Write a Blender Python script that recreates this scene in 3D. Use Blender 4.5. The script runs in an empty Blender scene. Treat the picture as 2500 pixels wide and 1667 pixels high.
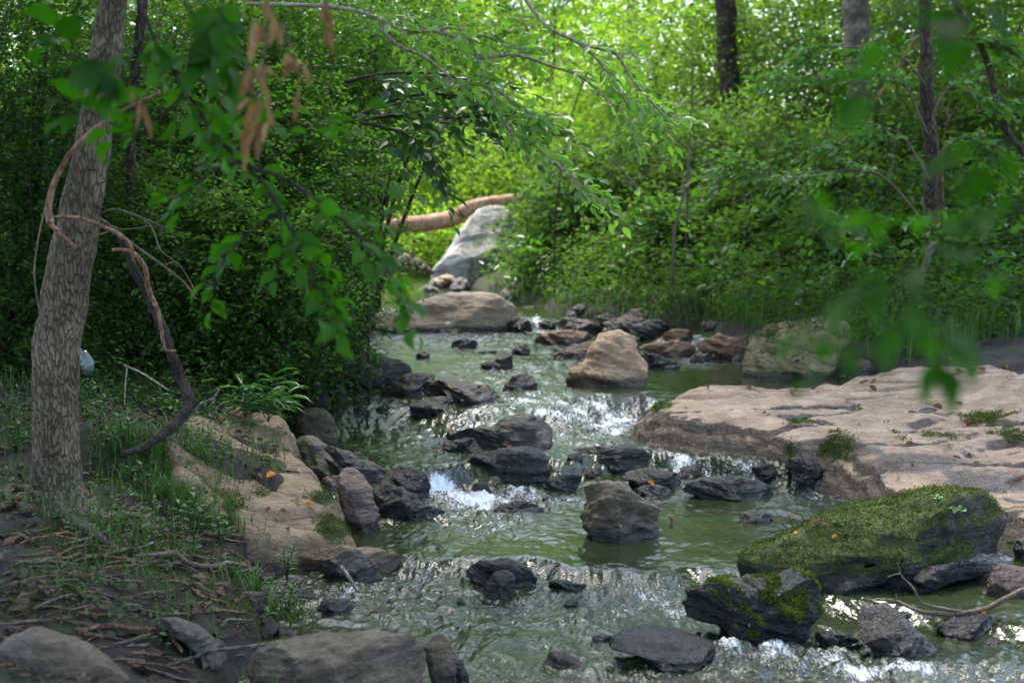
import bpy, math, random
import numpy as np
from mathutils import Vector, Matrix, Euler
random.seed(7)
RNG = np.random.default_rng(11)
SC = bpy.context.scene
COL = SC.collection

# ------------------------------------------------------------------ camera
CAMH = 1.75
F = 50 / 36 * 2500            # focal length in photograph pixels (2500 wide)
PITCH = math.atan((833.5 - 500) / F)
cam_d = bpy.data.cameras.new('camera')
cam = bpy.data.objects.new('camera', cam_d)
COL.objects.link(cam)
cam.location = (0, 0, CAMH)
cam.rotation_euler = (math.pi / 2 - PITCH, 0, 0)
cam_d.lens = 50
cam_d.sensor_width = 36
cam_d.clip_end = 500
cam_d.dof.use_dof = True
cam_d.dof.focus_distance = 7.4
cam_d.dof.aperture_fstop = 2.6
SC.camera = cam

# ------------------------------------------------------------------ world, sun, exposure
SUN_EL = math.radians(67)
SUN_AZ = math.radians(350)      # compass angle of the sun seen from above, 0 = +Y, clockwise
w = bpy.data.worlds.new('World')
SC.world = w
w.use_nodes = True
nt = w.node_tree
bg = nt.nodes['Background']
sky = nt.nodes.new('ShaderNodeTexSky')
sky.sky_type = 'NISHITA'
sky.sun_disc = False
sky.sun_elevation = SUN_EL
sky.sun_rotation = SUN_AZ
sky.air_density = 1.0
sky.dust_density = 3
nt.links.new(sky.outputs[0], bg.inputs[0])
bg.inputs[1].default_value = 0.15
sd = bpy.data.lights.new('sun', 'SUN')
sd.energy = 1.45
sd.angle = math.radians(14)
sd.color = (1.0, 0.97, 0.91)
sun = bpy.data.objects.new('sun', sd)
COL.objects.link(sun)
sdir = Vector((math.sin(SUN_AZ) * math.cos(SUN_EL), math.cos(SUN_AZ) * math.cos(SUN_EL), math.sin(SUN_EL)))
sun.rotation_euler = sdir.to_track_quat('Z', 'Y').to_euler()
sun.location = sdir * 60
SC.view_settings.view_transform = 'Standard'
SC.view_settings.look = 'None'
SC.view_settings.gamma = 1
SC.view_settings.exposure = 2.45
cy = SC.cycles
cy.max_bounces = 6
cy.diffuse_bounces = 4
cy.glossy_bounces = 3
cy.transmission_bounces = 4
cy.transparent_max_bounces = 4
cy.caustics_reflective = False
cy.caustics_refractive = False
cy.sample_clamp_indirect = 6

# ------------------------------------------------------------------ numeric helpers
CP, SP = math.cos(PITCH), math.sin(PITCH)

def ray(x, y):
    """direction through photograph pixel, scaled so that its Y is 1"""
    x = np.asarray(x, float); y = np.asarray(y, float)
    a = (x - 1250) / F; b = -(y - 833.5) / F
    dy = CP + b * SP
    dz = -SP + b * CP
    return np.stack([a / dy, np.ones_like(a), dz / dy], -1)

def px(x, y, d):
    r = ray(x, y)
    return np.array([0, 0, CAMH]) + r * np.asarray(d, float)[..., None]

def px_z(x, y, z):
    r = ray(x, y)
    t = (np.asarray(z, float) - CAMH) / r[..., 2]
    return np.array([0, 0, CAMH]) + r * t[..., None]

def to_px(P):
    P = np.asarray(P, float)
    Y = P[..., 1]; Z = P[..., 2] - CAMH
    fw = Y * CP - Z * SP
    up = Y * SP + Z * CP
    return 1250 + F * P[..., 0] / fw, 833.5 - F * up / fw

_perm = np.random.default_rng(3).permutation(256)
_perm = np.concatenate([_perm, _perm, _perm])
_g = np.random.default_rng(4).normal(size=(256, 3))
_g /= np.linalg.norm(_g, axis=1)[:, None]

def pn(P):
    P = np.asarray(P, float)
    i = np.floor(P).astype(int); f = P - i; i &= 255
    u = f * f * f * (f * (f * 6 - 15) + 10)
    out = 0
    for dx in (0, 1):
        for dy in (0, 1):
            for dz in (0, 1):
                h = _perm[_perm[_perm[i[..., 0] + dx] + i[..., 1] + dy] + i[..., 2] + dz]
                g = _g[h]
                v = g[..., 0] * (f[..., 0] - dx) + g[..., 1] * (f[..., 1] - dy) + g[..., 2] * (f[..., 2] - dz)
                wx = u[..., 0] if dx else 1 - u[..., 0]
                wy = u[..., 1] if dy else 1 - u[..., 1]
                wz = u[..., 2] if dz else 1 - u[..., 2]
                out = out + v * wx * wy * wz
    return out * 1.5

def fbm(P, o=4, s=2.03, g=.5):
    a = 1; t = 0; P = np.asarray(P, float)
    for k in range(o):
        t = t + a * pn(P + k * 17.3); P = P * s; a *= g
    return t

def p3(x, y, z=0.0):
    return np.stack([x, y, np.zeros_like(x) + z], -1)

def sm(e0, e1, x):
    t = np.clip((x - e0) / (e1 - e0), 0, 1)
    return t * t * (3 - 2 * t)

def sdf(poly, x, y):
    """signed distance to polygon, negative inside"""
    shp = x.shape; x = x.ravel(); y = y.ravel()
    d = np.full(x.shape, 1e9); ins = np.zeros(x.shape, bool)
    n = len(poly)
    for i in range(n):
        ax, ay = poly[i]; bx, by = poly[(i + 1) % n]
        ex, ey = bx - ax, by - ay
        wx, wy = x - ax, y - ay
        t = np.clip((wx * ex + wy * ey) / (ex * ex + ey * ey + 1e-12), 0, 1)
        d = np.minimum(d, (wx - ex * t) ** 2 + (wy - ey * t) ** 2)
        c = (ay <= y) != (by <= y)
        with np.errstate(divide='ignore', invalid='ignore'):
            xi = ax + (y - ay) * ex / (ey if ey != 0 else 1e-12)
        ins ^= c & (x < xi)
    d = np.sqrt(d); d[ins] *= -1
    return d.reshape(shp)

# ------------------------------------------------------------------ object helpers
def obj(name, verts, faces, mat, parent=None, smooth=True, attrs=None, origin=None):
    """faces: array (n,k) or list of lists"""
    verts = np.asarray(verts, float)
    if origin is None:
        origin = np.zeros(3)
    origin = np.asarray(origin, float)
    me = bpy.data.meshes.new(name)
    v = (verts - origin).astype(np.float32)
    me.vertices.add(len(v)); me.vertices.foreach_set('co', v.ravel())
    if isinstance(faces, np.ndarray):
        n, k = faces.shape
        flat = faces.ravel(); st = np.arange(n) * k; tot = np.full(n, k)
    else:
        tot = np.array([len(f) for f in faces]); flat = np.concatenate([np.asarray(f) for f in faces])
        st = np.concatenate([[0], np.cumsum(tot)[:-1]]); n = len(tot)
    me.loops.add(len(flat)); me.loops.foreach_set('vertex_index', flat.astype(np.int32))
    me.polygons.add(n); me.polygons.foreach_set('loop_start', st.astype(np.int32))
    me.polygons.foreach_set('loop_total', tot.astype(np.int32))
    if smooth:
        me.polygons.foreach_set('use_smooth', np.ones(n, bool))
    for an, av in (attrs or {}).items():
        a = me.attributes.new(an, 'FLOAT', 'POINT'); a.data.foreach_set('value', np.asarray(av, np.float32))
    me.update(calc_edges=True)
    me.materials.append(mat)
    o = bpy.data.objects.new(name, me)
    COL.objects.link(o)
    if parent is not None:
        o.parent = parent
        o.location = origin - np.array(parent.location)
    else:
        o.location = origin
    return o

def tag(o, label=None, cat=None, group=None, kind=None):
    if label: o['label'] = label
    if cat: o['category'] = cat
    if group: o['group'] = group
    if kind: o['kind'] = kind
    return o

def thing(name, label, cat, loc, group=None):
    o = bpy.data.objects.new(name, None)
    o.empty_display_size = .1
    COL.objects.link(o); o.location = [float(c) for c in loc]
    return tag(o, label, cat, group)

# ------------------------------------------------------------------ materials
def mat_new(name):
    m = bpy.data.materials.new(name); m.use_nodes = True
    nt = m.node_tree
    return m, nt, nt.nodes['Principled BSDF']

def N(nt, t, **k):
    n = nt.nodes.new(t)
    for a, b in k.items():
        setattr(n, a, b)
    return n

def attr(nt, name):
    n = N(nt, 'ShaderNodeAttribute'); n.attribute_name = name
    return n.outputs['Fac']

def noise(nt, vec, scale, detail=4, rough=.55, dist=0):
    n = N(nt, 'ShaderNodeTexNoise'); n.inputs['Scale'].default_value = scale
    n.inputs['Detail'].default_value = detail; n.inputs['Roughness'].default_value = rough
    n.inputs['Distortion'].default_value = dist
    if vec is not None: nt.links.new(vec, n.inputs['Vector'])
    return n.outputs['Fac']

def ramp(nt, fac, stops):
    r = N(nt, 'ShaderNodeValToRGB'); nt.links.new(fac, r.inputs[0])
    e = r.color_ramp.elements
    while len(e) < len(stops): e.new(.5)
    for q, (p, c) in zip(e, stops):
        q.position = p; q.color = (*c, 1) if len(c) == 3 else c
    return r.outputs[0]

def mix(nt, fac, a, b, mode='MIX'):
    m = N(nt, 'ShaderNodeMix'); m.data_type = 'RGBA'; m.blend_type = mode
    for i, v in ((0, fac), (6, a), (7, b)):
        if isinstance(v, (int, float)): m.inputs[i].default_value = v
        elif isinstance(v, tuple): m.inputs[i].default_value = (*v, 1)
        else: nt.links.new(v, m.inputs[i])
    return m.outputs[2]

def mth(nt, op, a, b=None, clamp=False):
    m = N(nt, 'ShaderNodeMath'); m.operation = op; m.use_clamp = clamp
    for i, v in enumerate((a, b)):
        if v is None: continue
        if isinstance(v, (int, float)): m.inputs[i].default_value = v
        else: nt.links.new(v, m.inputs[i])
    return m.outputs[0]

def bump(nt, h, strength, dist, normal=None):
    b = N(nt, 'ShaderNodeBump'); b.inputs['Strength'].default_value = strength
    b.inputs['Distance'].default_value = dist
    nt.links.new(h, b.inputs['Height'])
    if normal: nt.links.new(normal, b.inputs['Normal'])
    return b.outputs[0]

def objvec(nt, scale=(1, 1, 1), rot=(0, 0, 0)):
    tc = N(nt, 'ShaderNodeTexCoord'); mp = N(nt, 'ShaderNodeMapping')
    mp.inputs['Scale'].default_value = scale; mp.inputs['Rotation'].default_value = rot
    nt.links.new(tc.outputs['Object'], mp.inputs[0])
    return mp.outputs[0]

def rock_mat(name, c1, c2, c3, rough=.5, strata=.9):
    m, nt, p = mat_new(name)
    v = objvec(nt); vs = objvec(nt, (3, 3, 14), (.35, .25, 0))
    big = noise(nt, v, 5, 5); st = noise(nt, vs, 2.2, 6, .65, .6); fine = noise(nt, v, 60, 5, .7)
    col = ramp(nt, big, [(.3, c1), (.5, c2), (.72, c3)])
    col = mix(nt, .55, col, ramp(nt, st, [(.3, (.35, .33, .32)), (.5, (.95, .93, .9)), (.7, (1.25, 1.2, 1.12))]), 'MULTIPLY')
    col = mix(nt, .6, col, ramp(nt, fine, [(.3, (.45, .45, .45)), (.55, (1, 1, 1)), (.75, (1.4, 1.37, 1.3))]), 'MULTIPLY')
    # lichen and stains with their own shapes
    lich = noise(nt, v, 11, 6, .7)
    col = mix(nt, mth(nt, 'MULTIPLY', ramp(nt, lich, [(.58, (0, 0, 0)), (.68, (1, 1, 1))]), .35), col, (c3[0] * 1.3 + .03, c3[1] * 1.35 + .03, c3[2] * 1.3 + .03))
    wet = attr(nt, 'wet'); moss = attr(nt, 'moss')
    wn = mth(nt, 'ADD', wet, mth(nt, 'MULTIPLY', mth(nt, 'SUBTRACT', noise(nt, v, 14, 3), .5), .7))
    wf = ramp(nt, wn, [(.32, (0, 0, 0)), (.62, (1, 1, 1))])
    col = mix(nt, wf, col, mix(nt, 1.0, col, (.27, .27, .29), 'MULTIPLY'))
    mn = mth(nt, 'ADD', moss, mth(nt, 'MULTIPLY', mth(nt, 'SUBTRACT', noise(nt, v, 16, 6, .7), .5), 1.1))
    mf = ramp(nt, mn, [(.42, (0, 0, 0)), (.6, (1, 1, 1))])
    mc = ramp(nt, noise(nt, v, 30, 4, .7), [(.3, (.018, .024, .008)), (.5, (.055, .07, .014)), (.7, (.12, .135, .025))])
    col = mix(nt, mf, col, mc)
    nt.links.new(col, p.inputs['Base Color'])
    ro = mix(nt, wf, (rough,) * 3, ramp(nt, noise(nt, v, 25, 3), [(.35, (.14,) * 3), (.65, (.4,) * 3)]))
    ro = mix(nt, mf, ro, (.95,) * 3)
    nt.links.new(ro, p.inputs['Roughness'])
    b1 = bump(nt, st, strata, .05)
    b2 = bump(nt, noise(nt, v, 22, 6, .65), .9, .03, b1)
    b3 = bump(nt, mix(nt, mf, fine, noise(nt, v, 120, 3, .8)), .8, .008, b2)
    nt.links.new(b3, p.inputs['Normal'])
    return m

RM = {
    'tan': rock_mat('tan_stone', (.29, .19, .11), (.41, .28, .17), (.53, .39, .26)),
    'sand': rock_mat('sandy_stone', (.16, .105, .055), (.25, .17, .092), (.35, .25, .15)),
    'brown': rock_mat('brown_stone', (.05, .036, .021), (.09, .066, .039), (.16, .12, .075)),
    'orange': rock_mat('rusty_stone', (.16, .08, .04), (.27, .14, .07), (.36, .21, .12)),
    'gold': rock_mat('ochre_stone', (.32, .19, .11), (.46, .29, .16), (.5, .36, .24)),
    'grey': rock_mat('grey_stone', (.055, .045, .03), (.10, .083, .057), (.18, .153, .112)),
    'dark': rock_mat('dark_stone', (.014, .0115, .008), (.028, .023, .016), (.065, .055, .04)),
    'pink': rock_mat('pinkish_stone', (.11, .072, .052), (.18, .12, .088), (.27, .19, .145)),
    'pale': rock_mat('pale_stone', (.22, .21, .17), (.36, .34, .28), (.5, .48, .41)),
    'taupe': rock_mat('taupe_stone', (.075, .054, .029), (.135, .10, .058), (.21, .165, .105)),
    'olive': rock_mat('olive_stone', (.17, .13, .05), (.27, .205, .09), (.38, .30, .16)),
}

def leaf_mat(name, c_dark, c_mid, c_light, trans=.35, rough=.42, spec=.5, tcol=(1.2, 1.5, .45)):
    m, nt, p = mat_new(name)
    t = attr(nt, 'tint')
    col = ramp(nt, t, [(0, c_dark), (.5, c_mid), (1, c_light)])
    nt.links.new(col, p.inputs['Base Color'])
    p.inputs['Roughness'].default_value = rough
    p.inputs['Specular IOR Level'].default_value = spec
    tr = N(nt, 'ShaderNodeBsdfTranslucent')
    nt.links.new(mix(nt, 1.0, col, tcol, 'MULTIPLY'), tr.inputs[0])
    ms = N(nt, 'ShaderNodeMixShader'); ms.inputs[0].default_value = trans
    nt.links.new(p.outputs[0], ms.inputs[1]); nt.links.new(tr.outputs[0], ms.inputs[2])
    nt.links.new(ms.outputs[0], nt.nodes['Material Output'].inputs[0])
    return m

LM = {
    'thicket': leaf_mat('thicket_leaf', (.022, .055, .011), (.05, .12, .02), (.105, .2, .035), .5, .6, .2),
    'bank': leaf_mat('bank_leaf', (.03, .06, .015), (.064, .118, .028), (.135, .215, .058), .52, .65, .15),
    'far': leaf_mat('sunny_leaf', (.10, .16, .025), (.19, .28, .045), (.32, .42, .09), .6, .65, .1),  # pale leaf colour carries the sunlit glow of the far centre
    'near': leaf_mat('near_leaf', (.016, .055, .005), (.03, .10, .008), (.055, .16, .013), .55, .5, .18, (1.1, 1.5, .25)),
    'fine': leaf_mat('branch_leaf', (.05, .12, .02), (.09, .2, .03), (.16, .3, .06), .5, .35),
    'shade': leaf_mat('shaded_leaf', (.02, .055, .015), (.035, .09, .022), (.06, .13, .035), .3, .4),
    'herb': leaf_mat('herb_leaf', (.02, .07, .012), (.04, .12, .02), (.08, .19, .035), .35, .5),
    'lance': leaf_mat('lance_leaf', (.035, .10, .03), (.06, .15, .045), (.10, .21, .07), .3, .45),
    'grass': leaf_mat('grass_blade', (.03, .07, .01), (.06, .13, .02), (.12, .21, .045), .35, .5),
    'moss': leaf_mat('moss_tuft', (.02, .03, .005), (.06, .085, .012), (.15, .18, .025), .2, .8, .2),
    'dead': leaf_mat('dead_leaf', (.13, .06, .022), (.28, .15, .055), (.46, .29, .13), .15, .6, .3, (1.3, 1.0, .7)),
    'litter': leaf_mat('litter_leaf', (.025, .016, .010), (.055, .033, .022), (.10, .066, .043), .05, .7, .3, (1, 1, 1)),
    'shelf': leaf_mat('dry_leaf', (.12, .055, .03), (.2, .10, .055), (.3, .17, .10), .1, .6, .3, (1, 1, 1)),
    'orange': leaf_mat('orange_leaf', (.4, .08, .02), (.6, .2, .03), (.7, .35, .05), .2, .5, .4, (1, 1, 1)),
}

def bark_mat(name, c1, c2, c3, sx=9, sz=2.2, strength=1.0):
    m, nt, p = mat_new(name)
    v = objvec(nt, (sx, sx, sz))
    vo = N(nt, 'ShaderNodeTexVoronoi'); vo.feature = 'DISTANCE_TO_EDGE'; vo.inputs['Scale'].default_value = 4.5
    wv = N(nt, 'ShaderNodeVectorMath'); wv.operation = 'ADD'
    nz = N(nt, 'ShaderNodeTexNoise'); nz.inputs['Scale'].default_value = 1.3; nz.inputs['Detail'].default_value = 4
    nt.links.new(v, nz.inputs['Vector']); nt.links.new(v, wv.inputs[0]); nt.links.new(nz.outputs['Color'], wv.inputs[1])
    nt.links.new(wv.outputs[0], vo.inputs['Vector'])
    ridge = ramp(nt, vo.outputs['Distance'], [(0, (0, 0, 0)), (.15, (1, 1, 1))])
    n1 = noise(nt, objvec(nt), 7, 5); n2 = noise(nt, objvec(nt), 50, 5, .7)
    col = ramp(nt, n1, [(.3, c1), (.5, c2), (.7, c3)])
    col = mix(nt, ridge, mix(nt, 1.0, col, (.5, .48, .46), 'MULTIPLY'), col)
    col = mix(nt, .5, col, ramp(nt, n2, [(.3, (.5,) * 3), (.7, (1.4,) * 3)]), 'MULTIPLY')
    nt.links.new(col, p.inputs['Base Color'])
    p.inputs['Roughness'].default_value = .9
    p.inputs['Specular IOR Level'].default_value = .25
    nt.links.new(bump(nt, n2, .5, .01, bump(nt, ridge, strength, .03)), p.inputs['Normal'])
    return m

BM = {
    'oak': bark_mat('oak_bark', (.10, .075, .045), (.155, .12, .075), (.24, .19, .13), 13, 3.2, .7),
    'grey': bark_mat('mottled_bark', (.09, .075, .055), (.16, .13, .10), (.34, .29, .22), 3, 2, .5),
    'brown': bark_mat('brown_bark', (.06, .045, .03), (.10, .07, .05), (.17, .12, .09), 6, 2),
    'red': bark_mat('peeling_bark', (.16, .085, .05), (.26, .14, .085), (.36, .22, .15), 8, 2, .4),
    'log': bark_mat('bare_log_wood', (.28, .15, .085), (.42, .245, .15), (.52, .36, .25), 6, 1.2, .4),
    'twig': bark_mat('twig_bark', (.10, .075, .05), (.17, .13, .09), (.26, .2, .15), 14, 5, .3),
    'dark': bark_mat('dark_bark', (.025, .02, .015), (.04, .032, .025), (.07, .055, .04), 10, 4, .5),
    'pale': bark_mat('pale_wood', (.25, .2, .15), (.36, .3, .23), (.46, .4, .33), 10, 3, .4),
}

# ------------------------------------------------------------------ water levels
LV = [0.0, 0.06, 0.18, 0.31, 0.43, 0.5]
def line(pts, z):
    a = np.array([px_z(x, y, z) for x, y in pts])
    o = np.argsort(a[:, 0]); return a[o, 0], a[o, 1]
L_C = line([(300, 1420), (640, 1412), (1000, 1408), (1160, 1400), (1330, 1412), (1500, 1440), (1640, 1450), (1760, 1470), (2000, 1500), (2400, 1560), (2900, 1600)], 0)
L_B = line([(300, 1330), (800, 1290), (1000, 1235), (1060, 1196), (1130, 1185), (1230, 1180), (1350, 1172), (1500, 1160), (1800, 1185), (2100, 1200), (2500, 1290), (2900, 1400)], .06)
L_A = line([(500, 1120), (760, 1085), (1000, 1060), (1200, 1080), (1350, 1060), (1450, 1040), (1560, 1040), (1680, 1080), (1900, 1090), (2300, 1100), (2800, 1150)], .18)
L_E = line([(500, 800), (900, 790), (1200, 800), (1300, 806), (1500, 815), (1700, 860), (2100, 860), (2700, 860)], .31)
L_F = line([(500, 725), (900, 722), (1300, 722), (2200, 722)], .43)
FALLS = [(L_C, .06, .05, .20), (L_B, .12, .03, .16), (L_A, .13, .05, .75), (L_E, .12, .3, .5), (L_F, .07, .4, .6)]

def fall_y(x, lx, ly):
    return np.interp(x, lx, ly) + .10 * np.sin(3.1 * x + lx[0]) + .06 * np.sin(7.3 * x + 1) + .03 * np.sin(17 * x)

def W(x, y):
    x = np.asarray(x, float); y = np.asarray(y, float)
    z = np.zeros(np.broadcast(x, y).shape)
    for (lx, ly), dr, a, b in FALLS:
        z = z + dr * sm(-a, b, y - fall_y(x, lx, ly))
    return z

_left = [(1760, 560, 0), (1560, 680, 0), (1480, 690, 0), (1400, 640, .03), (1340, 700, .06), (1290, 740, .06), (1190, 770, .18), (1080, 660, .18), (1000, 690, .31), (950, 740, .31), (900, 850, .31),
         (850, 850, .31), (800, 860, .31), (760, 850, .43), (700, 800, .43), (675, 800, .5), (655, 860, .5)]
_right = [(645, 1000, .5), (665, 1060, .5), (700, 1140, .5), (735, 1250, .43), (778, 1400, .43), (800, 1580, .43), (830, 1700, .31), (868, 1830, .31), (900, 2060, .31), (915, 2150, .31), (930, 2200, .31),
          (960, 2260, .31), (1010, 2420, .31), (1060, 2600, .25), (1200, 2800, .1), (1500, 3000, 0), (1760, 3100, 0)]
STREAM = [tuple(px_z(x, y, z)[:2]) for y, x, z in _left + _right]

def T(x, y):
    x = np.asarray(x, float); y = np.asarray(y, float)
    d = sdf(STREAM, x, y)
    wl = W(x, y)
    left = sm(.25, -.25, (x - (-.6 - .05 * y)) / (1 + .12 * np.maximum(y - 16, 0)))
    do = np.maximum(d, 0)
    hl = .07 + .30 * (1 - np.exp(-do / .6)) + .10 * do + .012 * np.minimum(do, 30) ** 1.5
    hr = .05 + .18 * (1 - np.exp(-do / .5)) + .075 * do + .008 * np.minimum(do, 40) ** 1.5
    h = left * hl + (1 - left) * hr
    h = h + .06 * fbm(p3(x * 1.3, y * 1.3), 4) * sm(0, .5, d) + .02 * fbm(p3(x * 6, y * 6, 3.), 3) * sm(0, .2, d)
    return wl + np.where(d > 0, sm(0, .12, d) * h - .08 * (1 - sm(0, .12, d)), -.08 - .25 * sm(0, .6, -d))

def cast(x, y, hmin=None):
    """depth where pixel ray meets water or ground"""
    r = ray(x, y)
    t = np.linspace(3.2, 60, 2400)
    P = np.array([0, 0, CAMH]) + r * t[:, None]
    g = np.maximum(W(P[:, 0], P[:, 1]), T(P[:, 0], P[:, 1])) + (hmin or 0)
    k = np.argmax(P[:, 2] < g)
    return float(t[k]) if (P[:, 2] < g).any() else 40.0

# ------------------------------------------------------------------ ground
def fan(y0, y1, rows, tx, cols):
    yy = np.exp(np.linspace(math.log(y0), math.log(y1), rows))
    tt = np.linspace(-tx, tx, cols)
    Y, TT = np.meshgrid(yy, tt, indexing='ij')
    i = np.arange(rows * cols).reshape(rows, cols)
    f = np.stack([i[:-1, :-1], i[:-1, 1:], i[1:, 1:], i[1:, :-1]], -1).reshape(-1, 4)
    return Y * TT, Y, f

gx, gy = np.meshgrid(np.linspace(-1, 1, 10), np.linspace(-1, 1, 10))
m, nt, p = mat_new('forest_soil')
v = objvec(nt)
c = ramp(nt, noise(nt, v, 9, 6, .7), [(.3, (.012, .009, .006)), (.5, (.032, .023, .015)), (.7, (.065, .047, .031))])
c = mix(nt, ramp(nt, noise(nt, v, 2.3, 5, .6), [(.5, (0, 0, 0)), (.6, (.8, .8, .8))]), c, ramp(nt, noise(nt, v, 40, 4), [(.3, (.02, .03, .008)), (.7, (.07, .09, .02))]))
nt.links.new(c, p.inputs['Base Color']); p.inputs['Roughness'].default_value = .95
nt.links.new(bump(nt, noise(nt, v, 30, 6, .75), 1, .04), p.inputs['Normal'])
SOIL = m
X, Y, f = fan(1.5, 140, 560, .95, 560)
tag(obj('ground', np.stack([X, Y, T(X, Y)], -1).reshape(-1, 3), f, SOIL), kind='structure')

# ------------------------------------------------------------------ water
# (x, y, rx, ry, value): how choppy or foamy the stream is, patch by patch
RIP = [(1250, 1030, 420, 110, .55), (1100, 1250, 300, 60, .5), (1420, 1030, 150, 70, 1.0), (1780, 1140, 200, 60, .9), (2000, 1190, 220, 40, .9), (1150, 1230, 190, 50, 1.1),
       (900, 1460, 300, 60, .7), (1250, 1460, 300, 60, .4), (1560, 1480, 200, 60, .8), (1900, 1620, 400, 70, 1.3), (1600, 1620, 250, 60, .9), (2300, 1650, 300, 40, 1.2), (1200, 830, 400, 50, .45),
       (1250, 930, 350, 50, .6), (1700, 890, 70, 20, .5), (2450, 1260, 80, 60, .8), (1060, 1410, 80, 25, .8), (1330, 1700, 500, 90, .8)]
CALM = [(1750, 930, 180, 34, .9), (1980, 925, 150, 25, .95), (1750, 1290, 160, 90, .75), (1400, 1350, 260, 50, .55), (2330, 1560, 150, 60, .85), (860, 1310, 110, 25, .5), (790, 970, 60, 30, .8)]
FOAM = [(1075, 1190, 66, 40, 1.15), (1150, 1222, 110, 28, 1.15), (1230, 1212, 140, 24, .8), (1160, 1290, 120, 24, .42), (1090, 1260, 90, 18, .45), (1400, 1015, 130, 55, .75), (1500, 1040, 80, 45, .75), (1700, 1130, 60, 40, .6),
        (1980, 1165, 120, 26, .5), (2060, 1160, 40, 20, .6), (1760, 1580, 120, 30, .6), (1900, 1610, 200, 34, .75), (2150, 1640, 250, 26, .7), (1640, 1490, 50, 34, .6), (1570, 1460, 60, 24, .5),
        (880, 1465, 90, 22, .4), (1230, 900, 200, 30, .35), (1320, 985, 120, 25, .5), (1700, 886, 60, 9, .5), (2450, 1260, 60, 40, .4), (1305, 785, 14, 18, .8), (1350, 1230, 120, 20, .35), (1780, 1195, 100, 14, .4),
        (1130, 1400, 50, 14, .4), (980, 1400, 60, 14, .35), (1050, 700, 90, 12, .5), (880, 715, 60, 10, .4)]
def blobs(bl, u, v):
    o = np.zeros_like(u)
    for x, y, rx, ry, s in bl:
        o = np.maximum(o, s * np.exp(-((u - x) / rx) ** 2 - ((v - y) / ry) ** 2))
    return o

X, Y, f = fan(4.0, 34, 1000, .50, 1000)
Z0 = W(X, Y)
U, V = to_px(np.stack([X, Y, Z0], -1))
rip = .5 + 1.35 * blobs(RIP, U, V); calm = blobs(CALM, U, V)
rip = np.clip(rip * (1 - calm), .08, 2.4)
foam = blobs(FOAM, U, V)
steep = np.zeros_like(X)
for (lx, ly), dr, a, b in FALLS:
    dd = Y - fall_y(X, lx, ly)
    steep = np.maximum(steep, min(1, (dr / .12) ** 2) * np.exp(-((dd - (b - a) / 2) / ((a + b) * .6)) ** 2) * min(1, .4 / (a + b)))
wx = X + .12 * fbm(p3(X * 1.2, Y * 1.2), 2); wy = Y + .12 * fbm(p3(X * 1.2, Y * 1.2, 5.), 2)
hgt = .022 * fbm(p3(wx * 2.0, wy * 2.2), 2) + .014 * fbm(p3(wx * 8, wy * 6.5, 2.), 2)
r1 = 1 - np.abs(pn(p3(wx * 9, wy * 7, 4.)) * 1.6)
r2 = 1 - np.abs(pn(p3(wx * 22, wy * 13, 14.)) * 1.6)
hgt = hgt + .007 * r1 + .0065 * r2 + .0032 * pn(p3(wx * 48, wy * 26, 7.)) + .0016 * pn(p3(wx * 90, wy * 50, 3.))
fall = .02 * fbm(p3(wx * 16, wy * 2.0, 9.), 3) + .008 * fbm(p3(wx * 45, wy * 4, 11.), 2)
Z = Z0 + rip * hgt + np.clip(steep, 0, 1.2) * fall + foam * .02 * fbm(p3(X * 22, Y * 30, 1.), 3)
# choppy water also gets thin white flecks, painted sky glints beside the foam
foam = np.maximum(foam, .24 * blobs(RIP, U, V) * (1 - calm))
foam_glint = foam + .5 * fbm(p3(wx * 7, wy * 5, 6.), 4) * (foam > .05)
m, nt, p = mat_new('stream_water')
v = objvec(nt)
va = objvec(nt, (1, 1.7, 1))
fo = attr(nt, 'foam'); rp = attr(nt, 'rip')
n = noise(nt, v, 60, 5, .75); n2 = noise(nt, objvec(nt, (3.6, .8, 1)), 22, 4, .7)
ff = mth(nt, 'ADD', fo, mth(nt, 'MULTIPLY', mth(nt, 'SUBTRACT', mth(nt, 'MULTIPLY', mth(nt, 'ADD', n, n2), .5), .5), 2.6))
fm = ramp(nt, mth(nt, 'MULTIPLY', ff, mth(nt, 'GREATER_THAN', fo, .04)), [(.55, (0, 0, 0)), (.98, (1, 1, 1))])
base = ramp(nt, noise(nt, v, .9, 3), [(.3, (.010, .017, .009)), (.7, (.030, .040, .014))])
nt.links.new(mix(nt, fm, base, (.62, .66, .68)), p.inputs['Base Color'])  # one white serves the real foam and the painted glint flecks
nt.links.new(mix(nt, fm, (.04,) * 3, (.5,) * 3), p.inputs['Roughness'])
p.inputs['IOR'].default_value = 1.45
b1 = N(nt, 'ShaderNodeBump'); b1.inputs['Distance'].default_value = .03
nt.links.new(noise(nt, objvec(nt, (1, .7, 1)), 26, 2, .5), b1.inputs['Height']); nt.links.new(mth(nt, 'MULTIPLY', rp, .4, True), b1.inputs['Strength'])
b2 = N(nt, 'ShaderNodeBump'); b2.inputs['Distance'].default_value = .014
nt.links.new(noise(nt, va, 80, 2, .5), b2.inputs['Height']); nt.links.new(mth(nt, 'MULTIPLY', rp, .25, True), b2.inputs['Strength'])
nt.links.new(b1.outputs[0], b2.inputs['Normal'])
nt.links.new(b2.outputs[0], p.inputs['Normal'])
WATER = m
tag(obj('water', np.stack([X, Y, Z], -1).reshape(-1, 3), f, WATER, attrs={'foam': np.clip(foam_glint, 0, 1.5).ravel(), 'rip': rip.ravel()}), kind='structure')

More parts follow.
